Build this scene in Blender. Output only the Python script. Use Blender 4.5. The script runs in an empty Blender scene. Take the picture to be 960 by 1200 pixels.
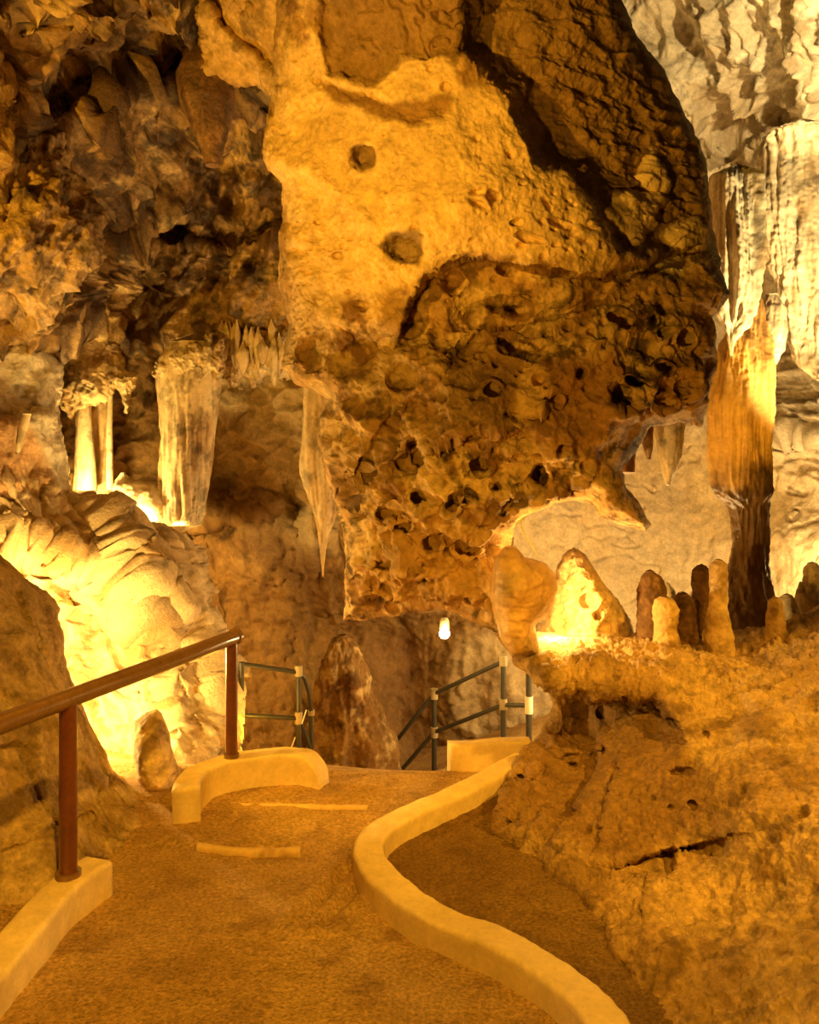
import bpy, math, random
import numpy as np
from mathutils import Vector

sc = bpy.context.scene
COL = sc.collection
FPX, CX, HY, CAMH = 1000.0, 480.0, 541.0, 2.0

# ---------------------------------------------------------------- camera, world, lights, exposure
cam_d = bpy.data.cameras.new('camera'); cam = bpy.data.objects.new('camera', cam_d); COL.objects.link(cam)
cam.location = (0, 0, CAMH); cam.rotation_euler = (math.pi/2, 0, 0)
cam_d.sensor_fit = 'HORIZONTAL'; cam_d.sensor_width = 36; cam_d.lens = 36*FPX/960
cam_d.shift_y = -(600-HY)/960; cam_d.clip_end = 100
sc.camera = cam
w = bpy.data.worlds.new('world'); sc.world = w; w.use_nodes = True
w.node_tree.nodes['Background'].inputs[0].default_value = (1.0, 0.47, 0.10, 1)
w.node_tree.nodes['Background'].inputs[1].default_value = 0.022
sc.view_settings.view_transform = 'Standard'; sc.view_settings.look = 'None'
sc.view_settings.exposure = 0.0; sc.view_settings.gamma = 1.0
sc.view_settings.use_curve_mapping = False
sc.cycles.use_denoising = True
sc.cycles.max_bounces = 6

def PT(px, py, d):
    return ((px-CX)*d/FPX, d, CAMH+(HY-py)*d/FPX)

AMB = (1.0, 0.49, 0.035); WARM = (1.0, 0.64, 0.17); PALE = (1.0, 0.72, 0.30)
def lamp(name, loc, power, color=AMB, radius=0.08):
    l = bpy.data.lights.new(name, 'POINT'); l.energy = power; l.color = color; l.shadow_soft_size = radius
    o = bpy.data.objects.new(name, l); o.location = loc; COL.objects.link(o); return o
def spot(name, loc, to, power, angle, color=AMB, radius=0.08, blend=0.5):
    l = bpy.data.lights.new(name, 'SPOT'); l.energy = power; l.color = color; l.shadow_soft_size = radius
    l.spot_size = math.radians(angle); l.spot_blend = blend
    o = bpy.data.objects.new(name, l); o.location = loc; COL.objects.link(o)
    o.rotation_euler = (Vector(to)-Vector(loc)).to_track_quat('-Z', 'Y').to_euler(); return o

# key flood on the left of the visitor path, aimed at the hanging rock
spot('key_flood', (-2.7, 1.5, 2.9), PT(500, 150, 5.2), 830, 40, AMB, 0.05, 0.9)
spot('rock_flood', (-1.6, 0.6, 1.2), PT(620, 420, 5.2), 520, 62, AMB, 0.08, 0.8)
# floods over the path and the slope, with unseen fill spots added
spot('path_fill', (0.2, 0.3, 4.9), (-0.1, 3.6, 0.0), 1250, 62, AMB, 0.12, 0.8)
spot('path_fill', (-3.5, 4.3, 2.7), (-0.1, 5.25, 0.0), 480, 26, AMB, 0.06, 0.8)  # unseen spot added off to the left to brighten the far path
spot('slope_flood', (3.2, 3.2, 3.1), PT(850, 870, 4.7), 540, 60, AMB, 0.06, 0.7)
spot('slope_flood', (3.9, 5.6, 2.0), PT(790, 760, 5.8), 110, 40, AMB, 0.06, 0.7)
spot('boulder_fill', (0.9, 0.8, 2.7), PT(110, 885, 4.8), 260, 48, AMB, 0.06, 0.8)  # added fill spot, no real lamp; lifts the left stones
spot('ceiling_flood', (-3.3, 3.0, 2.6), PT(90, 130, 6.4), 620, 70, AMB, 0.05, 0.8)
# floods hidden in the crevice behind the left boulder
lamp('crevice_flood', PT(52, 800, 6.0), 170, WARM, 0.05)
lamp('crevice_flood', PT(10, 745, 6.6), 60, WARM, 0.05)
lamp('crevice_flood', PT(96, 872, 5.72), 60, WARM, 0.05)
# floods among the left formations
lamp('formation_flood', PT(100, 596, 8.1), 110, WARM, 0.04)
lamp('formation_flood', PT(168, 628, 8.1), 120, WARM, 0.04)
lamp('gallery_flood', (-1.2, 7.0, -0.2), 7, AMB, 0.08)
lamp('gallery_flood', (1.3, 8.9, 0.9), 20, AMB, 0.08)
# floods on the right hand ledge and in the chamber behind it, with one added fill
lamp('ledge_flood', PT(641, 712, 5.85), 60, WARM, 0.03)
lamp('chamber_light', PT(768, 760, 7.7), 150, PALE, 0.06)
lamp('chamber_light', PT(985, 720, 7.9), 190, PALE, 0.06)
spot('chamber_light', (3.7, 5.2, 5.0), PT(850, 50, 10.0), 1150, 56, PALE, 0.08)  # unseen spot added outside the chamber to brighten the upper far wall
spot('drapery_flood', (3.9, 5.9, 1.2), PT(900, 270, 7.4), 1450, 48, PALE, 0.05)
spot('column_flood', (2.4, 3.0, 3.4), PT(868, 470, 7.0), 420, 16, AMB, 0.05)

# ---------------------------------------------------------------- noise (numpy)
_rs = np.random.RandomState(11)
_G = _rs.normal(size=(256, 3)); _G /= np.linalg.norm(_G, axis=1)[:, None]; _G = _G.astype(np.float32)
_PERM = _rs.permutation(256).astype(np.int32); _PERM = np.concatenate([_PERM, _PERM, _PERM])
_R3 = _rs.rand(256, 3).astype(np.float32)
def _h(ix, iy, iz, s=0):
    return _PERM[(_PERM[(_PERM[(ix+s*17) & 255]+iy) & 511]+iz) & 511]
def perlin(p, s=0):
    fl = np.floor(p); i = fl.astype(np.int32); f = (p-fl).astype(np.float32)
    i0, i1, i2 = (i[..., k] & 255 for k in range(3))
    u = f*f*f*(f*(f*6-15)+10)
    out = 0
    for dx in (0, 1):
        wx = u[..., 0] if dx else 1-u[..., 0]
        for dy in (0, 1):
            wy = u[..., 1] if dy else 1-u[..., 1]
            for dz in (0, 1):
                wz = u[..., 2] if dz else 1-u[..., 2]
                g = _G[_h((i0+dx) & 255, (i1+dy) & 255, (i2+dz) & 255, s) & 255]
                out = out + wx*wy*wz*(g[..., 0]*(f[..., 0]-dx)+g[..., 1]*(f[..., 1]-dy)+g[..., 2]*(f[..., 2]-dz))
    return out*1.5
def fbm(p, sc_, oct_=4, gain=0.5, s=0, stretch=(1, 1, 1)):
    q = p*np.array(stretch, np.float32)*sc_; a = 1.0; o = 0; t = 0
    for k in range(oct_):
        o = o + a*perlin(q+k*7.31+s*3.7, s+k); t += a; a *= gain; q = q*2.03
    return o/t*1.6
def ridged(p, sc_, oct_=4, gain=0.5, s=0, stretch=(1, 1, 1)):
    q = p*np.array(stretch, np.float32)*sc_; a = 1.0; o = 0; t = 0
    for k in range(oct_):
        o = o + a*(1-np.abs(perlin(q+k*5.17+s*2.9, s+k))*2); t += a; a *= gain; q = q*2.07
    return o/t
def worley(p, sc_, s=0, stretch=(1, 1, 1)):
    q = p*np.array(stretch, np.float32)*sc_+s*4.3
    fl = np.floor(q); i = fl.astype(np.int32); f = (q-fl).astype(np.float32)
    F1 = np.full(p.shape[:-1], 9, np.float32); F2 = F1.copy(); ID = np.zeros(p.shape[:-1], np.int32)
    for dx in (-1, 0, 1):
        for dy in (-1, 0, 1):
            for dz in (-1, 0, 1):
                h = _h((i[..., 0]+dx) & 255, (i[..., 1]+dy) & 255, (i[..., 2]+dz) & 255, s) & 255
                r = _R3[h]
                d = (r[..., 0]+dx-f[..., 0])**2+(r[..., 1]+dy-f[..., 1])**2+(r[..., 2]+dz-f[..., 2])**2
                m = d < F1
                F2 = np.where(m, F1, np.minimum(F2, d)); ID = np.where(m, h, ID); F1 = np.where(m, d, F1)
    return np.sqrt(F1), np.sqrt(F2), ID
def sst(a, b, x):
    t = np.clip((x-a)/(b-a+1e-9), 0, 1); return t*t*(3-2*t)

# ---------------------------------------------------------------- rock recipes: p (world points) -> outward bulge in metres
def cups(p, sc_, amp, s=0, stretch=(1, 1, 1)):
    q = p+0.25/sc_*np.stack([fbm(p, sc_*1.2, 2, s=s+1), fbm(p, sc_*1.2, 2, s=s+2), fbm(p, sc_*1.2, 2, s=s+3)], -1)
    f1, f2, _ = worley(q, sc_, s, stretch)
    return amp*(np.minimum(f1, 0.85)**2*1.6-0.6)
def holes(p, sc_, amp, dens=0.45, s=0, r=0.33, stretch=(1, 1, 1)):
    f1, f2, idn = worley(p, sc_, s, stretch)
    rr = r*(0.5+0.8*((idn*37) % 97)/97.0)
    on = ((idn*53) % 101)/101.0 < dens
    return -amp*np.where(on, sst(1.0, 0.45, f1/rr), 0)
def cracks(p, sc_, amp, wd=0.03, s=0, stretch=(1, 1, 1)):
    n = fbm(p, sc_, 3, s=s, stretch=stretch)
    return -amp*np.exp(-(n/wd)**2)

# ---------------------------------------------------------------- 2-D helpers in the outline plane
def poly_sdf(X, Y, poly):
    P = np.array(poly, np.float32); n = len(P)
    d = np.full(X.shape, 1e9, np.float32); ins = np.zeros(X.shape, bool)
    for k in range(n):
        ax, ay = P[k]; bx, by = P[(k+1) % n]
        ex, ey = bx-ax, by-ay; L = ex*ex+ey*ey+1e-9
        t = np.clip(((X-ax)*ex+(Y-ay)*ey)/L, 0, 1)
        d = np.minimum(d, (X-ax-t*ex)**2+(Y-ay-t*ey)**2)
        c = ((ay > Y) != (by > Y)) & (X < (bx-ax)*(Y-ay)/((by-ay) if by != ay else 1e-9)+ax)
        ins ^= c
    d = np.sqrt(d); return np.where(ins, d, -d)
def line_sd(X, Y, pts):
    best = np.full(X.shape, 1e9, np.float32); sg = np.zeros(X.shape, np.float32); ov = np.zeros(X.shape, np.float32)
    n = len(pts)-1
    for k in range(n):
        ax, ay = pts[k]; bx, by = pts[k+1]; ex, ey = bx-ax, by-ay; L = ex*ex+ey*ey
        tr = ((X-ax)*ex+(Y-ay)*ey)/L; t = np.clip(tr, 0, 1)
        d = np.hypot(X-ax-t*ex, Y-ay-t*ey)
        c = np.sign(ex*(Y-ay)-ey*(X-ax))
        o = np.zeros_like(d)
        if k == 0: o = np.maximum(o, -tr*math.sqrt(L))
        if k == n-1: o = np.maximum(o, (tr-1)*math.sqrt(L))
        m = d < best; best = np.where(m, d, best); sg = np.where(m, c, sg); ov = np.where(m, o, ov)
    return best, sg, ov
def rbf(ctrl, X, Y):
    C = np.array(ctrl, float); c = C[:, :2]/100
    def U(r2): return 0.5*r2*np.log(r2+1e-6)
    K = U(((c[:, None]-c[None])**2).sum(-1)); n = len(C)
    A = np.zeros((n+3, n+3)); A[:n, :n] = K+np.eye(n)*0.02; A[:n, n] = 1; A[:n, n+1:] = c; A[n, :n] = 1; A[n+1:, :n] = c.T
    b = np.zeros(n+3); b[:n] = C[:, 2]
    s_ = np.linalg.solve(A, b)
    x = X/100; y = Y/100; o = s_[n]+s_[n+1]*x+s_[n+2]*y
    for k in range(n): o = o+s_[k]*U((x-c[k, 0])**2+(y-c[k, 1])**2)
    return o.astype(np.float32)

def mesh_obj(name, V, Fc, mat, parent=None, smooth=True, alb=None):
    me = bpy.data.meshes.new(name)
    V = np.asarray(V, np.float32); Fc = np.asarray(Fc, np.int32)
    me.vertices.add(len(V)); me.vertices.foreach_set('co', V.ravel())
    me.loops.add(Fc.size); me.loops.foreach_set('vertex_index', Fc.ravel())
    me.polygons.add(len(Fc)); me.polygons.foreach_set('loop_start', np.arange(0, Fc.size, Fc.shape[1], dtype=np.int32))
    me.update(calc_edges=True); me.validate()
    me.polygons.foreach_set('use_smooth', np.full(len(me.polygons), smooth))
    if alb is not None:
        a = me.color_attributes.new('alb', 'FLOAT_COLOR', 'POINT')
        c = np.ones((len(V), 4), np.float32); c[:, :3] = np.clip(alb, 0.005, 0.95); a.data.foreach_set('color', c.ravel())
    o = bpy.data.objects.new(name, me); COL.objects.link(o)
    if mat: me.materials.append(mat)
    if parent: o.parent = parent
    return o
def tag(o, label=None, cat=None, group=None, kind=None):
    if label: o['label'] = label
    if cat: o['category'] = cat
    if group: o['group'] = group
    if kind: o['kind'] = kind
    return o
def empty(name, loc=(0, 0, 0)):
    o = bpy.data.objects.new(name, None); o.location = loc; o.empty_display_size = 0.1; COL.objects.link(o); return o

def lerp(a, b, t):
    return a+(np.asarray(b, np.float32)-a)*t[..., None]
def albedo(p, X, Y, spec, warp):
    """spec: base, second, scale, stretch, contrast, stains[(poly,colour,soft,strength)]"""
    n = fbm(p, spec.get('scale', 1.5), 5, 0.6, s=21, stretch=spec.get('stretch', (1, 1, 1)))
    t = sst(-spec.get('soft', 0.35), spec.get('soft', 0.35), n+spec.get('bias', 0))
    c = lerp(np.broadcast_to(np.array(spec['base'], np.float32), p.shape), spec['second'], t)
    if 'third' in spec:
        m = sst(0.1, 0.45, fbm(p, spec.get('scale3', 4), 4, 0.6, s=33, stretch=spec.get('stretch', (1, 1, 1))))
        c = lerp(c, spec['third'], m)
    v = ridged(p, spec.get('veins', 3.0), 5, 0.65, s=47, stretch=spec.get('stretch', (1, 1, 1)))
    c = c*(1-spec.get('vein', 0.35)*sst(0.62, 0.85, v))[..., None]
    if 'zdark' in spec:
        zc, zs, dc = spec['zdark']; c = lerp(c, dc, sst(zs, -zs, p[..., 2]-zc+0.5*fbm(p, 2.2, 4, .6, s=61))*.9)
    g = 1+spec.get('grain', 0.35)*fbm(p, 9, 5, 0.75, s=41)
    g = g*(1-(spec['mask'](X, Y) if 'mask' in spec else 1)*spec.get('mud', 0.45)*sst(0.12, 0.4, fbm(p, 4.5, 5, 0.7, s=43)))
    c = c*g[..., None]
    fine = 1+0.42*fbm(p, 7, 6, 0.72, s=49)
    for poly, colr, soft, stg in spec.get('stains_and_light', ()):
        sd = poly_sdf(X+warp[0], Y+warp[1], poly)
        c = lerp(c, np.array(colr, np.float32)*fine[..., None], sst(-soft, soft, sd)*stg)
    return c

def relief(name, poly, ctrl, noise, spec, mat, step=2.0, edge=(30, 0.3), jag=4, jagscale=30, ledges=(), regions=(), pits=(), grooves=(), closed=0.0, parent=None, bumps=()):
    P = np.array(poly); x0, y0 = P.min(0)-8; x1, y1 = P.max(0)+8
    xs = np.arange(x0, x1+step, step); ys = np.arange(y0, y1+step, step)
    X, Y = np.meshgrid(xs, ys); X = X.astype(np.float32); Y = Y.astype(np.float32)
    def warpf(X, Y, amp, scl, s=0):
        q = np.stack([X/scl, Y/scl, np.full_like(X, 3.3+s)], -1)
        return amp*fbm(q, 1, 4, 0.55, s=s), amp*fbm(q+9.1, 1, 4, 0.55, s=s+1)
    sd0 = poly_sdf(X, Y, poly)
    wx, wy = warpf(X, Y, jag, jagscale, 3)
    sd = poly_sdf(X+wx, Y+wy, poly)
    wx2, wy2 = warpf(X, Y, 6, 25, 5)
    def depth(X, Y, sd, wx2, wy2, back=False):
        D = rbf(ctrl, X, Y)
        XW, YW = X+wx2, Y+wy2
        for pts, delta, soft, L in ledges:
            d, sg, ov = line_sd(XW, YW, pts)
            att = np.exp(-(ov/25)**2)
            D = D+delta*att*np.where(sg > 0, sst(0, soft*2, d)*np.exp(-np.maximum(d-soft, 0)/L), 0)
        for rp, delta, soft in regions:
            D = D+delta*sst(-soft, soft, poly_sdf(XW, YW, rp))
        for pts, wd, dep in grooves:
            d, sg, ov = line_sd(XW, YW, pts)
            D = D+dep*np.exp(-(d/wd)**2)
        for (cx, cy, rx, ry, dep, *ang) in (() if back else pits):
            a = math.radians(ang[0]) if ang else 0
            dx = X+wx2*0.6-cx; dy = Y+wy2*0.6-cy
            u = (dx*math.cos(a)+dy*math.sin(a))/rx; v = (-dx*math.sin(a)+dy*math.cos(a))/ry
            r = np.sqrt(u*u+v*v)
            D = D+dep*(1-sst(0.3, 1.12, r))-0.06*dep*np.exp(-((r-1.3)/0.25)**2)
        w_, R = edge
        if back: return D
        t = np.clip(sd/w_, 0, 1)
        D = D+R*(1-np.sqrt(np.clip(1-(1-t)**2, 0, 1)))
        return D
    gy, gx = np.gradient(sd, step)
    gn = np.hypot(gx, gy)+1e-6
    neg = sd < 0
    mv = np.where(neg, np.clip(-sd, 0, 2*step), 0)
    Xs = X+gx/gn*mv; Ys = Y+gy/gn*mv; sds = np.where(neg, 0, sd)
    D = depth(Xs, Ys, sds, wx2, wy2)
    def world(X, Y, D): return np.stack([(X-CX)*D/FPX, D, CAMH+(HY-Y)*D/FPX], -1)
    W = world(Xs, Ys, D)
    # unsnapped surface for the normals
    du = np.gradient(W, axis=1); dv = np.gradient(W, axis=0)
    N = np.cross(dv, du); N /= np.linalg.norm(N, axis=-1)[..., None]+1e-9
    # N should point to the camera (-Y)
    flip = (N*(W-np.array([0, 0, CAMH]))).sum(-1) > 0
    N[flip] *= -1
    # smooth normals slightly
    for _ in range(2):
        N[1:-1, 1:-1] = (N[1:-1, 1:-1]*2+N[:-2, 1:-1]+N[2:, 1:-1]+N[1:-1, :-2]+N[1:-1, 2:])/6
    disp = noise(W, Xs, Ys)*(0.12+0.88*sst(0, max(8, edge[0]*0.45), sds))
    W2 = W+N*disp[..., None]
    inside = sd > 0
    H, Wd = X.shape
    c = inside[:-1, :-1] | inside[1:, :-1] | inside[:-1, 1:] | inside[1:, 1:]
    ii, jj = np.nonzero(c)
    idx = np.arange(H*Wd).reshape(H, Wd)
    F = np.stack([idx[ii, jj], idx[ii+1, jj], idx[ii+1, jj+1], idx[ii, jj+1]], -1)
    used = np.unique(F); remap = np.full(H*Wd, -1, np.int32); remap[used] = np.arange(len(used))
    V = W2.reshape(-1, 3)[used]; F = remap[F]
    A = albedo(W, X, Y, spec, (wx2*0.7, wy2*0.7)).reshape(-1, 3)[used]
    if closed > 0:
        st = max(step*4, 8)
        xb = np.arange(x0, x1+st, st); yb = np.arange(y0, y1+st, st)
        XB, YB = np.meshgrid(xb, yb); XB = XB.astype(np.float32); YB = YB.astype(np.float32)
        wxb, wyb = warpf(XB, YB, jag, jagscale, 3)
        sb = poly_sdf(XB+wxb, YB+wyb, poly)-3
        gy, gx = np.gradient(sb, st); gn = np.hypot(gx, gy)+1e-6
        mv = np.where(sb < 0, np.clip(-sb, 0, 2*st), 0)
        XS = XB+gx/gn*mv; YS = YB+gy/gn*mv; sS = np.maximum(sb, 0)
        t = np.clip(sS/(edge[0]*1.6), 0, 1)
        DB = depth(XS, YS, sS, XS*0, XS*0, True)+edge[1]*0.95+closed*np.sqrt(np.clip(1-(1-t)**2, 0, 1))
        WB = world(XS, YS, DB)
        WB[..., 1] += 0.06*fbm(WB, 2, 3)*t
        H2, W2_ = XB.shape; inb = sb > 0
        c = inb[:-1, :-1] | inb[1:, :-1] | inb[:-1, 1:] | inb[1:, 1:]
        ii, jj = np.nonzero(c); idx = np.arange(H2*W2_).reshape(H2, W2_)
        FB = np.stack([idx[ii, jj], idx[ii, jj+1], idx[ii+1, jj+1], idx[ii+1, jj]], -1)
        used = np.unique(FB); remap = np.full(H2*W2_, -1, np.int32); remap[used] = np.arange(len(used))
        F = np.concatenate([F, remap[FB]+len(V)])
        V = np.concatenate([V, WB.reshape(-1, 3)[used]])
        A = np.concatenate([A, albedo(WB, XB, YB, dict(spec, stains_and_light=()), (0, 0)).reshape(-1, 3)[used]])
    return mesh_obj(name, V, F, mat, parent, alb=A)

def spindle(name, rows, d, noise, spec, mat, seg=72, dz=0.012, flat=1.0, twist=0.0, parent=None, lean=0.0, lobes=()):
    """closed body of revolution-like rock: rows = (py, pxLeft, pxRight) at distance d"""
    if name == 'stalagmite':
        b = max(rows); rows = list(rows)+[(b[0]+45, b[1], b[2])]
    R = np.array(sorted(rows), float)
    zt = CAMH+(HY-R[0, 0])*d/FPX; zb = CAMH+(HY-R[-1, 0])*d/FPX
    n = max(10, int((zt-zb)/dz)); z = np.linspace(zt, zb, n)
    py = HY-(z-CAMH)*FPX/d
    l = np.interp(py, R[:, 0], R[:, 1]); r = np.interp(py, R[:, 0], R[:, 2])
    k = max(1, n//40)
    if k > 1:
        ker = np.ones(k)/k; l = np.convolve(np.pad(l, k, 'edge'), ker, 'same')[k:-k]; r = np.convolve(np.pad(r, k, 'edge'), ker, 'same')[k:-k]
    cx = ((l+r)/2-CX)*d/FPX; rad = (r-l)/2*d/FPX
    e = np.minimum(np.arange(n), np.arange(n)[::-1])*abs(z[0]-z[1])
    th = np.linspace(0, 2*math.pi, seg, endpoint=False)
    TH, I = np.meshgrid(th, np.arange(n))
    ca, sa = np.cos(TH), np.sin(TH)
    RR = rad[I]
    W = np.stack([cx[I]+RR*ca, d+lean*(z[I]-zb)+RR*flat*sa, z[I]], -1).astype(np.float32)
    N = np.stack([ca, sa, np.zeros_like(ca)], -1)
    disp = noise(W, None, None)*np.clip(RR/0.08, 0.15, 1)
    W = W+N*disp[..., None]
    V = W.reshape(-1, 3); idx = np.arange(n*seg).reshape(n, seg); nx = np.roll(idx, -1, 1)
    F = np.stack([idx[:-1], idx[1:], nx[1:], nx[:-1]], -1).reshape(-1, 4)[:, ::-1]
    top = len(V); V = np.concatenate([V, [[W[0, :, 0].mean(), W[0, :, 1].mean(), z[0]+rad[0]*0.4], [W[-1, :, 0].mean(), W[-1, :, 1].mean(), z[-1]-rad[-1]*0.4]]])
    caps = [[idx[0, j], idx[0, (j+1) % seg], top, top] for j in range(0)]
    A = albedo(V.astype(np.float32), np.zeros(len(V)), np.zeros(len(V)), spec, (0, 0))
    # caps as quads (two triangles of the fan joined)
    for j in range(0, seg, 2):
        caps.append([idx[0, j], idx[0, (j+1) % seg], idx[0, (j+2) % seg], top])
        caps.append([idx[-1, (j+2) % seg], idx[-1, (j+1) % seg], idx[-1, j], top+1])
    F = np.concatenate([F, np.array(caps)])
    return mesh_obj(name, V, F, mat, parent, alb=A)

# ---------------------------------------------------------------- materials
def nodes(m):
    m.use_nodes = True; nt = m.node_tree; return nt, nt.nodes['Principled BSDF']
def rock_mat(name, scale=30, bump=0.5, rough=0.75, dist=0.006, spec=0.35, grain=0.25):
    m = bpy.data.materials.new(name); nt, b = nodes(m); N = nt.nodes; L = nt.links
    at = N.new('ShaderNodeAttribute'); at.attribute_name = 'alb'
    tc = N.new('ShaderNodeTexCoord')
    n1 = N.new('ShaderNodeTexNoise'); n1.inputs['Scale'].default_value = scale; n1.inputs['Detail'].default_value = 8; n1.inputs['Roughness'].default_value = 0.65
    L.new(tc.outputs['Object'], n1.inputs['Vector'])
    mp = N.new('ShaderNodeMapRange'); mp.inputs['From Min'].default_value = 0.25; mp.inputs['From Max'].default_value = 0.75
    mp.inputs['To Min'].default_value = 1-grain; mp.inputs['To Max'].default_value = 1+grain
    L.new(n1.outputs['Fac'], mp.inputs['Value'])
    mx = N.new('ShaderNodeMix'); mx.data_type = 'RGBA'; mx.blend_type = 'MULTIPLY'; mx.inputs['Factor'].default_value = 1
    L.new(at.outputs['Color'], mx.inputs[6]); L.new(mp.outputs['Result'], mx.inputs[7]); L.new(mx.outputs[2], b.inputs['Base Color'])
    v = N.new('ShaderNodeTexVoronoi'); v.inputs['Scale'].default_value = scale*1.7; L.new(tc.outputs['Object'], v.inputs['Vector'])
    ad = N.new('ShaderNodeMath'); ad.operation = 'MULTIPLY_ADD'; ad.inputs[1].default_value = 0.25
    L.new(v.outputs['Distance'], ad.inputs[0]); L.new(n1.outputs['Fac'], ad.inputs[2])
    bp = N.new('ShaderNodeBump'); bp.inputs['Strength'].default_value = bump; bp.inputs['Distance'].default_value = dist
    L.new(ad.outputs[0], bp.inputs['Height']); L.new(bp.outputs['Normal'], b.inputs['Normal'])
    b.inputs['Roughness'].default_value = rough; b.inputs['Specular IOR Level'].default_value = spec
    return m
def flat_mat(name, colr, rough=0.6, scale=40, var=0.2, bump=0.2, dist=0.003, metal=0.0, spec=0.5, coat=0.0):
    m = bpy.data.materials.new(name); nt, b = nodes(m); N = nt.nodes; L = nt.links
    tc = N.new('ShaderNodeTexCoord')
    n1 = N.new('ShaderNodeTexNoise'); n1.inputs['Scale'].default_value = scale; n1.inputs['Detail'].default_value = 7
    n2 = N.new('ShaderNodeTexNoise'); n2.inputs['Scale'].default_value = scale/9; n2.inputs['Detail'].default_value = 5
    L.new(tc.outputs['Object'], n1.inputs['Vector']); L.new(tc.outputs['Object'], n2.inputs['Vector'])
    ad = N.new('ShaderNodeMath'); ad.operation = 'ADD'; L.new(n1.outputs['Fac'], ad.inputs[0]); L.new(n2.outputs['Fac'], ad.inputs[1])
    mp = N.new('ShaderNodeMapRange'); mp.inputs['From Min'].default_value = 0.7; mp.inputs['From Max'].default_value = 1.3
    mp.inputs['To Min'].default_value = 1-var; mp.inputs['To Max'].default_value = 1+var; L.new(ad.outputs[0], mp.inputs['Value'])
    mx = N.new('ShaderNodeMix'); mx.data_type = 'RGBA'; mx.blend_type = 'MULTIPLY'; mx.inputs['Factor'].default_value = 1
    mx.inputs[6].default_value = (*colr, 1); L.new(mp.outputs['Result'], mx.inputs[7]); L.new(mx.outputs[2], b.inputs['Base Color'])
    bp = N.new('ShaderNodeBump'); bp.inputs['Strength'].default_value = bump; bp.inputs['Distance'].default_value = dist
    L.new(ad.outputs[0], bp.inputs['Height']); L.new(bp.outputs['Normal'], b.inputs['Normal'])
    b.inputs['Roughness'].default_value = rough; b.inputs['Metallic'].default_value = metal; b.inputs['Specular IOR Level'].default_value = spec
    b.inputs['Coat Weight'].default_value = coat
    return m
M_LIME = rock_mat('limestone', 30, 0.9, 0.8, 0.012, 0.15)
M_DARK = rock_mat('weathered_limestone', 22, 1.0, 0.5, 0.018, 0.6, 0.5)
M_FLOW = rock_mat('flowstone', 30, 0.6, 0.5, 0.006, 0.5, 0.15)
M_CLAY = rock_mat('clay_rock', 34, 1.0, 0.85, 0.018, 0.2, 0.4)
M_SAND = rock_mat('sand', 60, 1.0, 0.9, 0.025, 0.15, 0.6)
M_CONC = rock_mat('concrete', 45, 0.35, 0.8, 0.004, 0.3, 0.12)
M_PIPE = flat_mat('brown_paint', (0.13, 0.035, 0.02), 0.28, 60, 0.3, 0.15, 0.002, 0.0, 0.8, 0.3)
M_RAIL = flat_mat('rail_paint', (0.17, 0.085, 0.03), 0.3, 60, 0.3, 0.15, 0.002, 0.0, 0.8, 0.3)
M_GREEN = flat_mat('green_grey_paint', (0.05, 0.045, 0.032), 0.4, 60, 0.2, 0.1, 0.002, 0, 0.7)
M_JOINT = flat_mat('joint_metal', (0.42, 0.33, 0.18), 0.45, 60, 0.2, 0.1)
M_WHITE = flat_mat('cream_tape', (0.85, 0.78, 0.6), 0.5, 60, 0.08, 0.05)
M_BLACK = flat_mat('black_plastic', (0.03, 0.03, 0.03), 0.4, 60, 0.2, 0.1)

# albedo specs
LIGHT = dict(base=(0.70, 0.52, 0.30), second=(0.56, 0.38, 0.19), third=(0.42, 0.27, 0.12), scale=1.6, mud=.2)
PALEROCK = dict(base=(0.72, 0.64, 0.50), second=(0.56, 0.47, 0.33), third=(0.40, 0.32, 0.22), scale=1.5, mud=.15)
BROWN = dict(base=(0.36, 0.22, 0.10), second=(0.16, 0.085, 0.035), third=(0.50, 0.34, 0.15), scale=2.0)
CLAY = dict(base=(0.54, 0.36, 0.16), second=(0.42, 0.26, 0.11), third=(0.30, 0.18, 0.07), scale=1.4, mud=.25)
SANDC = dict(base=(0.60, 0.38, 0.15), second=(0.50, 0.30, 0.11), third=(0.42, 0.25, 0.10), scale=0.9, mud=0.0, vein=.0, grain=.25)
CONCC = dict(base=(0.78, 0.60, 0.33), second=(0.70, 0.52, 0.27), scale=2.0, mud=0.0, vein=0, grain=.18)

#================================================================= THE SETTING
E = 130
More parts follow.
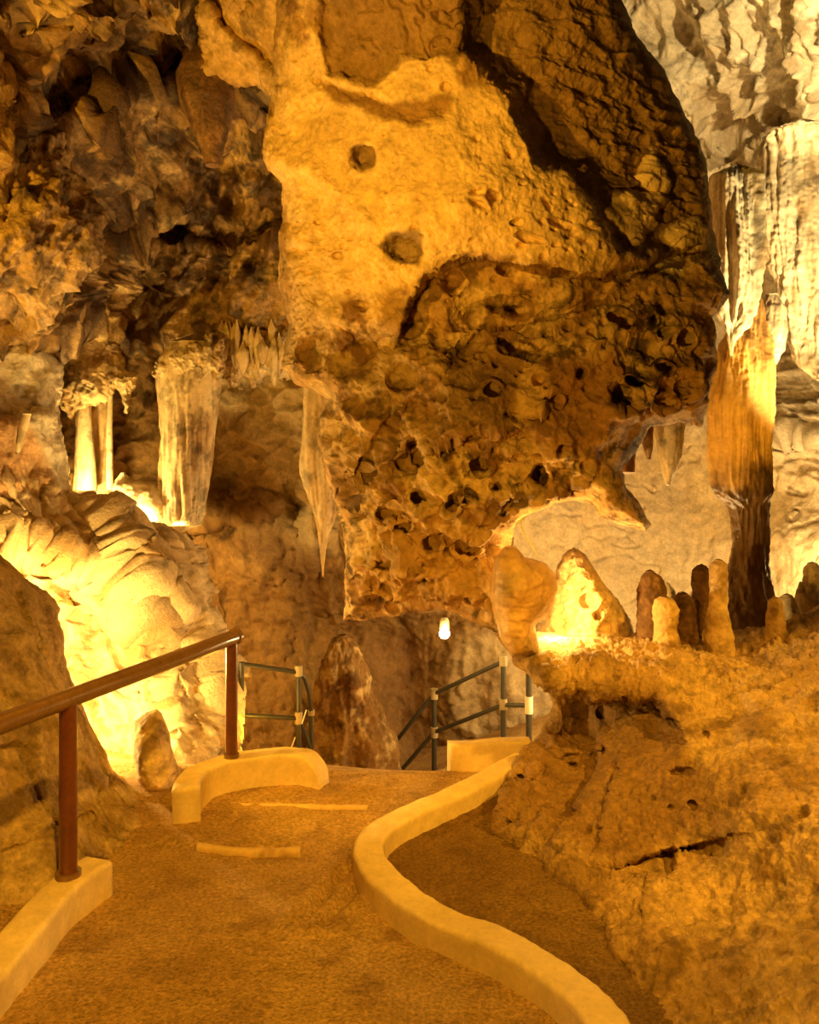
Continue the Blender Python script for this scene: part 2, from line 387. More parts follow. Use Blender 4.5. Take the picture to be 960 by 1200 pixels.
# ---- floor: one height field, path + drop to the lower gallery
def floor_pt(px, py, z=0.12):
    d = (CAMH-z)*FPX/(py-HY); return ((px-CX)*d/FPX, d)
SERP = [(614, 884), (575, 905), (530, 928), (480, 948), (445, 968), (432, 987), (437, 1008), (462, 1036), (515, 1068), (580, 1096), (650, 1134), (695, 1172), (720, 1215), (735, 1290)]
def build_floor():
    xs = np.arange(-4.5, 5.0, 0.02); ys = np.concatenate([np.arange(-1.5, 2.6, 0.05), np.arange(2.6, 5.8, 0.010), np.arange(5.8, 13.5, 0.06)])
    X, Y = np.meshgrid(xs, ys); W = np.stack([X, Y, np.zeros_like(X)], -1).astype(np.float32)
    wob = 0.06*fbm(W, 1.3, 3)+0.015*fbm(W, 9, 3)
    z = 0.02*sst(4.40, 4.45, Y+wob*0.6)*sst(-0.45, -0.65, X+wob)
    z = z+0.012*sst(4.62, 4.76, Y+wob)+0.012*sst(4.93, 5.0, Y+wob)*sst(0.1, -0.3, X)
    z = z+0.018*fbm(W, 1.1, 3, s=3)+0.006*fbm(W, 8, 4, 0.6, s=4)
    f1, f2, _ = worley(W+0.02*fbm(W, 20, 2)[..., None], 26, 2); z = z+0.006*(0.5-f1)
    for (ax, ay, bx, by, wd, dp) in ((-.31, 4.17, -.47, 3.70, .035, .035), (-.22, 4.10, -.37, 3.68, .03, .028), (-.12, 3.75, .02, 3.55, .06, .012)):  # grooves dug to stand in for the handrail's diagonal shadows
        ex, ey = bx-ax, by-ay; tt = np.clip(((X-ax)*ex+(Y-ay)*ey)/(ex*ex+ey*ey), 0, 1)
        dd = np.hypot(X-ax-tt*ex, Y-ay-tt*ey)+.15*wob
        z = z-dp*np.exp(-(dd/wd)**2)+dp*.5*np.exp(-((dd-2*wd)/wd)**2)
    ctrl = [(-140, 720, -.56), (-95, 740, -.6), (-60, 760, -.75), (95, 850, -.85), (120, 830, -.85), (25, 910, -1.3), (-40, 900, -1.45), (-100, 1100, -1.5), (300, 1100, -0.3), (-400, 900, -.2), (400, 800, .3), (50, 1300, -1.4)]
    low = rbf(ctrl, X*100, Y*100)
    k = sst(5.38, 5.75, Y+wob*0.5+0.10*np.abs(X)*(X > 0.3))
    z = z*(1-k)+low*k
    # bank on the left behind the kerb
    z = z+0.10*sst(-1.45, -2.0, X)*sst(5.4, 4.8, Y)
    W[..., 2] = z
    H, Wd = X.shape; idx = np.arange(H*Wd).reshape(H, Wd)
    F = np.stack([idx[:-1, :-1], idx[:-1, 1:], idx[1:, 1:], idx[1:, :-1]], -1).reshape(-1, 4)
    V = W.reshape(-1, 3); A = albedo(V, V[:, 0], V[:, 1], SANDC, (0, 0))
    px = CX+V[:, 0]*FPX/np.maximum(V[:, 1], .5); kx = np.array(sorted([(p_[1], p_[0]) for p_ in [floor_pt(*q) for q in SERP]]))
    edge_x = np.interp(V[:, 1], kx[:, 0], kx[:, 1])          # floor is darker on the far side of the winding kerb
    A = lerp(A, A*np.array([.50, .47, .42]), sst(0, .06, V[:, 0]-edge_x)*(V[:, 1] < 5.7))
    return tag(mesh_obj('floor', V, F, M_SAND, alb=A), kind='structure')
build_floor()

# ---- back wall of the lower gallery (left and centre)
def n_back(p, X, Y):
    up = sst(620, 540, Y)
    d = 0.20*fbm(p, 0.7, 3, s=2)
    d = d+up*(cups(p, 3.6, 0.20, 3, (1, 1, 1.4))+0.04*ridged(p, 5, 4, 0.55, s=4, stretch=(1, 1, 2.2)))
    d = d+(1-up)*(0.16*ridged(p, 1.3, 4, 0.5, s=5, stretch=(1.5, 1, 0.4))+0.05*fbm(p, 5, 4, 0.6, s=6))
    d = d+cracks(p, 1.6, 0.05, 0.03, 7)+0.02*fbm(p, 14, 3, 0.6, s=8)
    return d
spec_b = dict(PALEROCK, mud=.4, base=(0.34, 0.21, 0.08), second=(0.23, 0.13, 0.045), third=(0.15, 0.08, 0.03), stains_and_light=[
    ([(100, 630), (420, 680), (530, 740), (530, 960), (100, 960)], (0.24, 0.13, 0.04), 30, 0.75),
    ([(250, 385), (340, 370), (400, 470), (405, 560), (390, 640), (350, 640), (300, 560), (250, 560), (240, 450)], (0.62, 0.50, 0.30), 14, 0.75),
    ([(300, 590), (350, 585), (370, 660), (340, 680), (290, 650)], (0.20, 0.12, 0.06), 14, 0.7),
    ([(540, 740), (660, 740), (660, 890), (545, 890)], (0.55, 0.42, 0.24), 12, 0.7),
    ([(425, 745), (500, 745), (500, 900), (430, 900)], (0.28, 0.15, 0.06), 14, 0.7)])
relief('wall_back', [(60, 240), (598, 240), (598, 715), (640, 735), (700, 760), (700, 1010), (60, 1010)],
       [(60, 300, 9.2), (250, 300, 9.2), (400, 300, 9.5), (140, 500, 9.8), (240, 450, 9.3), (330, 470, 9.0), (390, 600, 8.8), (300, 560, 9.4), (280, 660, 9.4), (380, 720, 9.8), (480, 740, 10.2), (300, 800, 9.2), (400, 850, 9.0), (470, 850, 10.3), (560, 800, 10.0), (640, 830, 9.8), (700, 700, 10.5), (240, 900, 8.6), (400, 1000, 9), (600, 1000, 10), (60, 900, 8.5)],
       n_back, spec_b, M_LIME, step=2.2, edge=(20, 0.1), ledges=[([(120, 585), (190, 600), (235, 615), (300, 600), (335, 590)], 0.25, 6, 60), ([(395, 560), (360, 610), (330, 590)], 0.2, 6, 30)],
       pits=[(236, 690, 14, 60, 0.5, -14), (398, 823, 12, 22, 0.25, 5), (345, 590, 10, 40, 0.25, -12), (250, 560, 30, 30, 0.25), (375, 640, 8, 36, .2, 0)])\
    .__setitem__('kind', 'structure')

# ---- cave ceiling / dark wall in the upper left
def n_ceil(p, X, Y):
    q = p.copy(); q[..., 0] = p[..., 0]-0.5*p[..., 2]
    d = 0.30*fbm(p, 0.8, 3, s=12)
    d = d+0.30*ridged(q, 1.3, 3, 0.5, s=13, stretch=(1.4, 1, 0.55))+0.10*fbm(q, 4, 4, .6, s=18, stretch=(1, 1, .5))
    d = d+cups(p, 2.8, 0.14, 14)+0.03*ridged(p, 7, 3, 0.6, s=15)
    d = d+holes(p, 2.2, 0.30, 0.4, 16, 0.3)
    hor = sst(275, 300, Y)*sst(400, 370, Y)
    return d+hor*0.10*ridged(p, 3, 4, 0.6, s=17, stretch=(0.5, 0.5, 3))
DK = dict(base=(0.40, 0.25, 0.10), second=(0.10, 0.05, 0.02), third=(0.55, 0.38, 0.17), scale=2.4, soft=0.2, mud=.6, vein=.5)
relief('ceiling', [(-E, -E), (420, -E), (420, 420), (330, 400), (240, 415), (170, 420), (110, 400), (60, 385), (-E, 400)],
       [(-100, -100, 4.8), (0, 0, 5.6), (100, 30, 6.3), (220, 20, 7.0), (300, -60, 6.2), (300, 60, 7.0), (400, 0, 7), (0, 120, 6.0), (100, 130, 6.6), (200, 160, 8.0), (300, 160, 8.3), (400, 200, 8.5), (130, 270, 8.3), (220, 270, 8.7), (320, 270, 8.7), (140, 360, 8.9), (240, 370, 9.0), (330, 370, 9.0), (200, 415, 9.3), (330, 410, 9.3), (0, 250, 6.6), (0, 380, 7.4), (-100, 300, 6.2), (90, 380, 8.0)],
       n_ceil, DK, M_DARK, step=1.8, edge=(25, 0.35), jag=10, jagscale=40,
       ledges=[([(340, 290), (250, 286), (180, 288), (110, 280)], 0.35, 5, 50), ([(320, 112), (270, 108), (200, 100), (110, 120), (40, 150)], 0.6, 6, 90), ([(0, 95), (60, 85), (150, 70), (200, 50)], 0.25, 6, 60)],
       pits=[(70, 108, 17, 10, 0.5, -20), (288, 12, 9, 6, 0.25), (112, 130, 14, 14, 0.5), (15, 12, 14, 16, .5), (115, 30, 14, 22, .4, 30), (180, 340, 20, 16, .5), (210, 282, 13, 6, .3), (250, 285, 11, 7, .3), (185, 90, 14, 14, .4)])\
    .__setitem__('kind', 'structure')

# ---- left wall: ribs running down to the crevice
def n_left(p, X, Y):
    q = p.copy(); q[..., 0] = p[..., 0]+0.55*p[..., 2]           # ribs lean down to the right
    d = 0.12*fbm(p, 0.9, 3, s=22)+0.32*ridged(q, 1.4, 3, 0.45, s=23, stretch=(1.6, 0.6, 0.16))
    d = d+0.035*fbm(p, 6, 4, 0.6, s=24)+cups(p, 2.2, 0.06, 25, (1.2, 1, .6))+cracks(q, 1.8, 0.06, 0.025, 26, (1.4, 1, 0.4))
    return d+0.012*fbm(p, 18, 3, 0.6, s=27)
relief('wall_left', [(-E, 540), (30, 548), (95, 590), (150, 616), (215, 622), (232, 650), (250, 720), (260, 790), (266, 900), (262, 1000), (-E, 1000)],
       [(-100, 560, 7.2), (0, 560, 7.1), (100, 585, 7.5), (200, 610, 8.0), (0, 610, 7.2), (0, 680, 7.3), (60, 650, 7.3), (100, 700, 7.45), (160, 680, 7.4), (230, 700, 7.7), (0, 750, 7.2), (90, 800, 7.15), (150, 800, 7.0), (200, 800, 7.0), (260, 800, 7.3), (100, 900, 6.5), (150, 900, 6.4), (220, 900, 6.4), (280, 900, 6.9), (0, 980, 6.2), (200, 990, 5.9), (60, 860, 6.9)],
       n_left, dict(LIGHT, base=(0.74, 0.58, 0.36), second=(0.62, 0.45, 0.25)), M_LIME, step=1.8, edge=(22, 0.4), jag=8, closed=0,
       ledges=[([(160, 742), (122, 708), (84, 676), (55, 660), (28, 648), (-140, 625)], -0.42, 12, 70), ([(100, 590), (150, 680), (190, 720), (220, 780)], 0.2, 5, 30), ([(195, 600), (215, 660), (225, 720), (262, 800)], .25, 5, 30)],
       grooves=[([(152, 612), (172, 670), (186, 720), (205, 770), (225, 800)], 7, .34), ([(112, 620), (128, 670), (150, 715), (172, 742)], 6, .28), ([(228, 640), (238, 690), (250, 745), (262, 800)], 9, .35), ([(190, 640), (200, 690), (222, 730)], 4, .14), ([(175, 790), (186, 830), (205, 870)], 4, .12), ([(225, 800), (238, 850), (245, 890)], 5, .16)],
       pits=[(140, 700, 24, 12, .15, 20), (105, 722, 18, 8, .2, 10)]).__setitem__('kind', 'structure')

# ---- far wall of the chamber seen through the opening and at the right
def n_far(p, X, Y):
    up = sst(330, 180, Y); right = sst(880, 930, X)*sst(380, 430, Y)*sst(580, 540, Y)
    d = 0.30*fbm(p, 0.55, 3, s=32)*(0.4+up)
    d = d+up*(cups(p, 2.6, 0.30, 33, (1, 1, .6))+0.22*ridged(p, 2.2, 4, 0.55, s=34, stretch=(1.4, 1, 0.5))+0.04*fbm(p, 7, 3, .6, s=38))
    d = d+(1-up)*(0.06*fbm(p, 2.2, 4, 0.5, s=35)+cracks(p, 0.9, 0.06, 0.02, 36, (1, 1, 1.6)))
    d = d+right*0.30*ridged(p, 1.8, 4, 0.55, s=37, stretch=(0.6, .6, 2.6))
    return d+0.012*fbm(p, 14, 3, 0.6, s=39)
relief('wall_far', [(560, -E), (960+E+40, -E), (960+E+40, 860), (560, 860)],
       [(600, -100, 10.5), (760, 0, 10.2), (900, 0, 9.0), (1050, 0, 7.8), (760, 150, 10.4), (900, 130, 9.4), (1050, 180, 8.6), (840, 200, 10.6), (700, 300, 11), (950, 400, 9.6), (1080, 400, 8.5), (850, 400, 10.8), (950, 520, 9.6), (1080, 560, 8.2), (620, 600, 10.6), (700, 560, 11.2), (780, 560, 11.3), (700, 700, 10.8), (820, 660, 10.6), (930, 640, 9.2), (950, 700, 9.0), (1080, 700, 8), (600, 850, 10.5), (800, 850, 10)],
       n_far, dict(PALEROCK, mud=.08, grain=.2, stains_and_light=[([(560, 480), (1000, 540), (1000, 860), (560, 860)], (0.66, 0.50, 0.28), 40, 0.75), ([(810, 100), (900, 120), (1000, 150), (960, 210), (820, 200)], (0.35, 0.25, 0.14), 12, 0.5)]), M_LIME, step=2.0, edge=(20, 0.1),
       ledges=[([(1100, 480), (960, 478), (905, 470), (880, 470)], 0.0, 4, 30), ([(960, 200), (905, 160), (840, 195), (800, 230)], 0.5, 8, 80), ([(840, 420), (780, 590), (735, 650)], 0.0, 6, 40), ([(1080, 500), (950, 520), (905, 530)], -0.3, 8, 50)])\
    .__setitem__('kind', 'structure')

#================================================================= THE HANGING ROCK
def n_hero(p, X, Y):
    low = sst(300, 460, Y+0.10*(X-560)); low = low*(1-0.65*sst(530, 480, X)*sst(500, 450, Y)); ur = sst(0, 60, (X-600)*0.75-(Y-130)*0.55)*sst(300, 270, Y)
    up = (1-low)*(1-ur)
    d = 0.07*fbm(p, 1.3, 3, s=52)*(0.6+low)+0.012*fbm(p, 7, 4, 0.6, s=53)
    d = d+up*(0.028*fbm(p, 4, 4, 0.6, s=54)+holes(p, 9, 0.03, 0.35, 55, 0.25)+holes(p, 14, 0.035, 0.5, 65, 0.3, (.7, 1, 1.5))*sst(190, 230, Y+.0*X)+cracks(p, 3.5, .03, .03, 66)*sst(0, .3, fbm(p, 1.2, 2, s=67))*sst(0.0, 0.4, fbm(p, 1.5, 2, s=60)+0.15)+0.006*fbm(p, 25, 3, .6, s=59))
    d = d+ur*(0.07*ridged(p, 2.4, 4, 0.55, s=56, stretch=(.8, .8, 2.4))+0.03*fbm(p, 7, 4, 0.6, s=57))
    d = d+low*(cups(p, 3.4, 0.12, 58)+cups(p, 8, 0.03, 61)+holes(p, 5.0, 0.13, 0.6, 62, 0.30)+holes(p, 11, 0.05, 0.6, 63, 0.32)+0.05*ridged(p, 5, 5, .62, s=64)-.03)
    return d*(1-0.7*sst(675, 700, X)*sst(480, 520, Y))
hero_poly = [(330, -E), (326, -20), (320, 60), (316, 130), (308, 180), (313, 200), (330, 215), (333, 262), (326, 278), (327, 330), (338, 380), (329, 430), (345, 448), (382, 468), (372, 520), (385, 570), (398, 610), (405, 650), (405, 690), (402, 728), (430, 728), (470, 722), (510, 716), (545, 724), (578, 742), (600, 768), (610, 755), (612, 700), (604, 660), (600, 636), (605, 612), (640, 595), (668, 588), (692, 590), (705, 605), (728, 615), (758, 624), (765, 616), (748, 588), (733, 570), (729, 552), (745, 530), (762, 500), (790, 496), (822, 500), (840, 440), (842, 400), (838, 370), (856, 346), (850, 325), (836, 270), (830, 215), (825, 180), (802, 130), (778, 82), (745, 40), (722, -20), (700, -E)]
hero_ctrl = [(340, -100, 5.0), (500, -100, 4.6), (680, -100, 5.0), (330, 100, 5.55), (450, 120, 5.15), (560, 150, 4.95), (330, 260, 5.6), (420, 250, 5.25), (540, 260, 4.9), (640, 250, 4.95), (700, 100, 5.15), (800, 200, 5.6), (760, 260, 5.3), (640, 300, 4.95), (820, 330, 5.25), (740, 360, 5.05), (560, 360, 5.25), (460, 370, 5.25), (360, 400, 5.6), (620, 430, 5.15), (460, 450, 5.35), (400, 540, 5.6), (540, 480, 5.1), (540, 600, 5.3), (640, 540, 5.2), (440, 640, 5.65), (500, 710, 5.85), (590, 690, 5.5), (620, 760, 5.4), (740, 450, 5.15), (820, 450, 5.4), (700, 540, 5.3), (750, 600, 5.35), (620, 610, 5.5), (400, 720, 6.0)]
hero_pits = [(425, 186, 17, 15, .13), (475, 292, 28, 20, .13, 12), (521, 102, 6, 5, .04), (518, 132, 15, 15, .035), (368, 405, 24, 38, .13, 20), (425, 412, 46, 30, .16, -28), (470, 440, 18, 20, .1), (480, 400, 20, 14, .06),
    (596, 360, 34, 11, .25, 4), (577, 455, 9, 8, .12), (633, 492, 14, 8, .14), (487, 525, 11, 14, .22), (565, 548, 13, 11, .2), (633, 565, 12, 15, .25), (669, 573, 10, 8, .15), (494, 584, 12, 10, .2), (531, 590, 8, 12, .2, 20), (612, 408, 34, 10, .2, 10), (645, 470, 14, 10, .08),
    (472, 620, 9, 7, .16), (504, 640, 9, 9, .18), (547, 640, 13, 11, .18), (494, 662, 7, 6, .14), (495, 680, 8, 6, .12), (454, 660, 16, 11, .12), (455, 603, 15, 10, .12), (550, 705, 6, 6, .1), (580, 706, 9, 8, .06), (415, 674, 10, 7, .16), (434, 687, 8, 9, .1), (463, 699, 7, 5, .1), (461, 716, 9, 5, .1),
    (582, 573, 8, 5, .12), (599, 587, 9, 5, .12), (554, 582, 11, 5, .12, 20), (560, 612, 18, 10, .08, 25), (727, 375, 14, 8, .12, 25), (782, 433, 9, 7, .14), (805, 395, 11, 8, .1, 30), (765, 373, 6, 9, .1), (650, 400, 12, 7, .1, 20), (705, 401, 14, 9, .07), (745, 450, 14, 6, .14, 20), (805, 455, 9, 7, .12), (781, 474, 13, 5, .12, 10), (730, 468, 15, 16, .25, -45), (770, 410, 26, 8, .06, 25),
    (560, 225, 9, 7, .05), (578, 230, 9, 10, .07), (605, 262, 8, 4, .03), (685, 282, 8, 5, .05), (372, 260, 4, 3, .04), (348, 295, 14, 10, .05), (425, 358, 11, 8, .06), (395, 300, 8, 5, .04), (560, 238, 14, 6, .06, 30), (640, 240, 10, 4, .05, 60), (655, 262, 16, 4, .05, 20), (620, 280, 18, 5, .05, 15), (690, 268, 14, 5, .06, 20), (735, 292, 12, 5, .06, -15), (590, 315, 10, 8, .1), (530, 330, 14, 14, .12), (430, 560, 14, 6, .08, -30), (410, 590, 12, 6, .08, -20), (600, 535, 16, 6, .06)]
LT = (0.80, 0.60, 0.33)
hero_spec = dict(base=(0.62, 0.43, 0.20), second=(0.44, 0.27, 0.11), third=(0.24, 0.13, 0.05), scale=2.6, scale3=4.5, soft=.14, mud=.75, vein=.45, grain=.45, mask=lambda X, Y: 0.12+0.88*sst(290, 400, Y+0.1*(X-560))*(1-.7*sst(530, 480, X)*sst(500, 450, Y)), stains_and_light=[
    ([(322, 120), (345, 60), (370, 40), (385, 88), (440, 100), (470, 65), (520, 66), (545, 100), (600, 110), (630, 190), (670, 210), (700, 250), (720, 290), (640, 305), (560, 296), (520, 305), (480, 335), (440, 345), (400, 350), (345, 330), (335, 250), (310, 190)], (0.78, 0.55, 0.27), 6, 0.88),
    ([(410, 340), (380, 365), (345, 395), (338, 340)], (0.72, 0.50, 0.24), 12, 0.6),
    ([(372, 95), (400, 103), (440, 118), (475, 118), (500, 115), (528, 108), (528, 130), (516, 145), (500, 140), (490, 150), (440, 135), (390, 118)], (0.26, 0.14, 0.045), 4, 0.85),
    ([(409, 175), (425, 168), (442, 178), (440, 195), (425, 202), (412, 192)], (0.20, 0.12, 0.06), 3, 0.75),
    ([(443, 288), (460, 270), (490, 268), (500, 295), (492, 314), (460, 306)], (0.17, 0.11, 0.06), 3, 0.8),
    ([(340, -140), (700, -140), (722, -20), (800, 130), (830, 215), (836, 290), (770, 295), (720, 285), (700, 250), (670, 205), (632, 190), (605, 110), (548, 62), (520, 66), (470, 65), (435, 98), (385, 88), (375, 30)], (0.30, 0.18, 0.075), 6, 0.85),  # brown coating at the top; upper right shade painted into the colour
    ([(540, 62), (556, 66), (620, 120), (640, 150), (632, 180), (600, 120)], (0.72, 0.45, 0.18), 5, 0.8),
    ([(762, 176), (777, 223), (749, 212)], LT, 1.5, 0.95), ([(722, 236), (740, 230), (770, 229), (764, 262), (745, 285), (722, 272), (707, 252)], LT, 2, 0.9), ([(776, 275), (815, 265), (833, 280), (828, 297), (800, 297)], LT, 2.5, 0.8),  # flats that catch the light, painted lighter
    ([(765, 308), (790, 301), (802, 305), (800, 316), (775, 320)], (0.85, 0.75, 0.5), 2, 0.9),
    ([(560, 380), (600, 385), (610, 430), (600, 500), (580, 505), (540, 520), (500, 525), (505, 480), (530, 430)], (0.26, 0.15, 0.06), 8, 0.7),  # dark lower patches: brown coating, darkened further for the dimmer underside
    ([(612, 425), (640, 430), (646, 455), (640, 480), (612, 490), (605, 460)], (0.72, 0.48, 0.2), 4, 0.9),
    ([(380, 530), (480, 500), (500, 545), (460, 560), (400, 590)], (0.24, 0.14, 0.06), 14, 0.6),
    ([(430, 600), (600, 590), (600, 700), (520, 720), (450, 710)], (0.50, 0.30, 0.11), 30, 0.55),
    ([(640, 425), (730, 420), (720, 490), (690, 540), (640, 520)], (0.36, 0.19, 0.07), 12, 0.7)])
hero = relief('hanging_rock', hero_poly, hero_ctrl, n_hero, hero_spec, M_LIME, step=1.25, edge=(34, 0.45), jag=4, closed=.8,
    regions=[([(400, -200), (380, -60), (375, 30), (385, 86), (435, 98), (470, 64), (520, 64), (548, 62), (602, 108), (630, 190), (668, 207), (698, 248), (722, 288), (770, 298), (930, 300), (930, -200)], 0.07, 7),
             ([(560, -200), (548, 56), (604, 100), (640, 190), (678, 210), (705, 250), (722, 284), (770, 296), (930, 300), (930, -200)], 0.26, 16),
             ([(762, 176), (777, 223), (749, 212)], -0.10, 4), ([(722, 236), (740, 230), (770, 229), (764, 262), (745, 285), (722, 272), (707, 252)], -0.14, 5), ([(776, 275), (815, 265), (833, 280), (828, 297), (800, 297)], -0.12, 6)],
    ledges=[([(350, 398), (372, 380), (396, 372), (430, 384), (467, 381)], 0.10, 4, 40), ([(471, 374), (479, 346), (500, 320), (525, 308), (570, 300), (640, 314), (705, 320), (760, 303), (800, 290)], 0.33, 4, 48),
            ([(850, 303), (790, 314), (730, 345), (690, 366), (640, 380), (560, 384)], 0.26, 4, 32),
            ([(480, 530), (510, 517), (545, 510), (600, 502)], 0.16, 3, 50),
            ([(400, 570), (440, 500), (490, 455), (545, 400)], 0.10, 5, 60),
            ([(670, 560), (690, 530), (725, 500), (745, 485), (800, 490)], 0.12, 8, 60),
            ([(600, 560), (640, 595), (700, 560)], 0.0, 4, 30)],
    grooves=[([(372, 96), (400, 108), (440, 120), (475, 136), (500, 142)], 6, 0.045), ([(735, 40), (790, 140), (825, 230)], 8, 0.04), ([(318, 190), (360, 196), (400, 230), (430, 260)], 10, -0.05), ([(322, 80), (318, 180)], 5, 0.08)],
    pits=hero_pits)
tag(hero, 'huge pitted amber rock mass hanging from the ceiling over the path', 'rock')

#================================================================= RIGHT LEDGE AND SLOPE
def n_slope(p, X, Y):
    rough = sst(700, 600, X-0.0*Y)*sst(800, 830, Y)
    top = sst(860, 800, Y)
    d = 0.07*fbm(p, 1.2, 3, s=72)+0.03*fbm(p, 4, 4, 0.6, s=73)+0.02*fbm(p, 14, 4, 0.7, s=74)
    d = d+0.03*ridged(p, 7, 4, .65, s=75)*(0.4+1.6*top)+rough*(cups(p, 6.5, .07, 76)+.05*ridged(p, 6, 4, .65, s=77))
    d = d+holes(p, 6, 0.05, .25, 78, .22)
    return d
slope = relief('rock_slope', [(601, 772), (618, 752), (632, 745), (650, 742), (700, 742), (745, 744), (780, 748), (830, 742), (900, 735), (960, 712), (960+E, 690), (1480, 640), (1480, 1500), (700, 1330), (740, 1180), (700, 1090), (640, 1030), (592, 985), (578, 955), (590, 920), (614, 880), (640, 845), (648, 812), (622, 797)],
    [(600, 772, 5.4), (640, 748, 5.9), (700, 744, 6.05), (780, 750, 6.3), (860, 750, 6.4), (960, 730, 6.0), (1080, 700, 5.6), (640, 782, 5.2), (700, 790, 5.15), (780, 790, 5.3), (880, 800, 5.2), (960, 800, 4.9), (1080, 820, 4.2), (690, 830, 5.35), (760, 850, 4.95), (860, 870, 4.5), (960, 880, 4.2), (620, 850, 5.45), (640, 900, 5.0), (700, 900, 4.8), (780, 930, 4.4), (880, 950, 3.9), (960, 970, 3.65), (600, 950, 4.62), (660, 970, 4.4), (740, 990, 4.2), (820, 1010, 4.0), (900, 1050, 3.5), (960, 1080, 3.15), (585, 1000, 4.45), (625, 1015, 4.28), (690, 1060, 3.88), (760, 1100, 3.45), (850, 1120, 3.25), (960, 1180, 2.7), (760, 1200, 3.05), (860, 1220, 2.85), (740, 1300, 2.68), (1480, 680, 4.6), (1480, 1100, 2.0), (1480, 1480, 1.5), (1080, 1100, 2.7), (1080, 1320, 2.1), (900, 1320, 2.4)],
    n_slope, dict(CLAY, stains_and_light=[([(700, 810), (770, 805), (800, 860), (830, 930), (800, 980), (740, 1010), (640, 990), (575, 965), (640, 850)], (0.26, 0.145, 0.055), 10, 0.85), ([(625, 690), (700, 690), (700, 770), (640, 770)], (0.72, 0.55, 0.3), 12, 0.8)]), M_CLAY, step=1.8, edge=(20, 0.25), jag=6, closed=0,
    ledges=[([(610, 790), (650, 803), (690, 815), (720, 812), (770, 806), (785, 835)], 0.38, 5, 60), ([(690, 830), (705, 870), (700, 920), (680, 950)], 0.22, 5, 50), ([(720, 1012), (755, 1000), (795, 992), (790, 1015)], 0.16, 3, 30), ([(620, 910), (660, 880), (690, 880)], .1, 4, 30)],
    pits=[(632, 950, 14, 5, .15, -20), (605, 966, 8, 5, .12), (670, 900, 12, 8, .12), (740, 818, 8, 5, .1), (705, 835, 7, 7, .1), (708, 880, 5, 7, .1), (797, 905, 16, 6, .06, -10), (605, 916, 14, 6, .12, -20), (640, 880, 10, 8, .08), (827, 860, 4, 4, .05), (785, 945, 5, 4, .05), (810, 942, 4, 4, .05)])
slope['kind'] = 'structure'; slope.name = 'wall_right'

# lit spur and its boulder beside the opening
def n_spur(p, X, Y):
    return 0.04*fbm(p, 3, 3, s=81)+cups(p, 7, .035, 82)+holes(p, 9, .04, .5, 83, .3)+0.012*fbm(p, 20, 3, .6, s=84)
tag(relief('rock_spur', [(628, 790), (630, 745), (645, 705), (652, 668), (660, 648), (672, 641), (688, 650), (702, 676), (722, 700), (742, 730), (752, 770), (740, 800)],
    [(630, 790, 6.2), (640, 740, 6.35), (670, 650, 6.35), (672, 700, 6.25), (705, 700, 6.0), (740, 740, 6.3), (690, 770, 6.0), (740, 795, 6.1)],
    n_spur, dict(LIGHT, base=(.74, .56, .32)), M_LIME, step=1.3, edge=(22, .3), jag=3, jagscale=14, closed=.3, pits=[(690, 705, 10, 9, .12), (700, 722, 7, 6, .1), (708, 735, 8, 6, .06), (702, 685, 6, 5, .06)]),
    'brightly lit pitted rock spur rising at the left of the chamber opening', 'rock')
def n_bould(p, X, Y):
    return 0.03*fbm(p, 2.5, 3, s=86)+0.010*fbm(p, 12, 4, .6, s=87)+0.014*ridged(p, 7, 3, .5, s=88, stretch=(.6, .6, 2))
tag(relief('boulder', [(578, 655), (592, 640), (604, 640), (614, 652), (638, 660), (652, 675), (654, 692), (648, 708), (640, 722), (628, 734), (634, 770), (600, 770), (585, 745), (575, 700), (580, 650)],
    [(600, 620, 5.35), (612, 690, 5.12), (640, 690, 5.25), (610, 740, 5.2), (585, 700, 5.2), (590, 650, 5.25)],
    n_bould, dict(LIGHT, base=(.66, .42, .18), second=(.55, .33, .14)), M_FLOW, step=1.3, edge=(20, .22), jag=2, closed=.12),
    'smooth rounded orange boulder at the lower left of the chamber opening', 'rock')

#================================================================= LEFT FOREGROUND
def n_fg(p, X, Y):
    return 0.07*fbm(p, 1.4, 3, s=91)+0.018*fbm(p, 6, 4, .6, s=92)+0.008*fbm(p, 22, 4, .65, s=93)+cracks(p, .9, .05, .012, 94)
tag(relief('foreground_boulder', [(-560, 470), (-E-60, 560), (-20, 640), (0, 648), (28, 676), (56, 690), (70, 712), (76, 770), (92, 822), (112, 860), (132, 900), (165, 925), (176, 950), (200, 985), (150, 1010), (120, 1030), (60, 1090), (-E-60, 1180), (-560, 1420)],
    [(-560, 500, 3.2), (-560, 900, 2.6), (-560, 1400, 2.2), (-350, 800, 2.9), (-150, 620, 4.2), (0, 660, 4.9), (60, 720, 5.0), (0, 760, 4.45), (80, 800, 4.95), (-120, 800, 3.6), (40, 860, 4.4), (110, 880, 4.8), (0, 900, 4.1), (70, 940, 4.2), (150, 950, 4.65), (190, 980, 4.55), (0, 985, 3.9), (100, 990, 4.15), (150, 1008, 4.25), (60, 1060, 3.8), (0, 1080, 3.7), (-120, 1000, 3.2), (-150, 1150, 3.0)],
    n_fg, dict(CLAY, base=(.56, .40, .20), second=(.46, .31, .14), third=(.36, .23, .1)), M_CLAY, step=1.6, edge=(36, .40), jag=4, closed=.12,
    grooves=[([(0, 1000), (40, 985), (70, 965), (110, 955)], 2.5, .06), ([(15, 690), (50, 760), (80, 830)], 4, .05)]),
    'large sloping tan boulder behind the near railing post', 'rock')
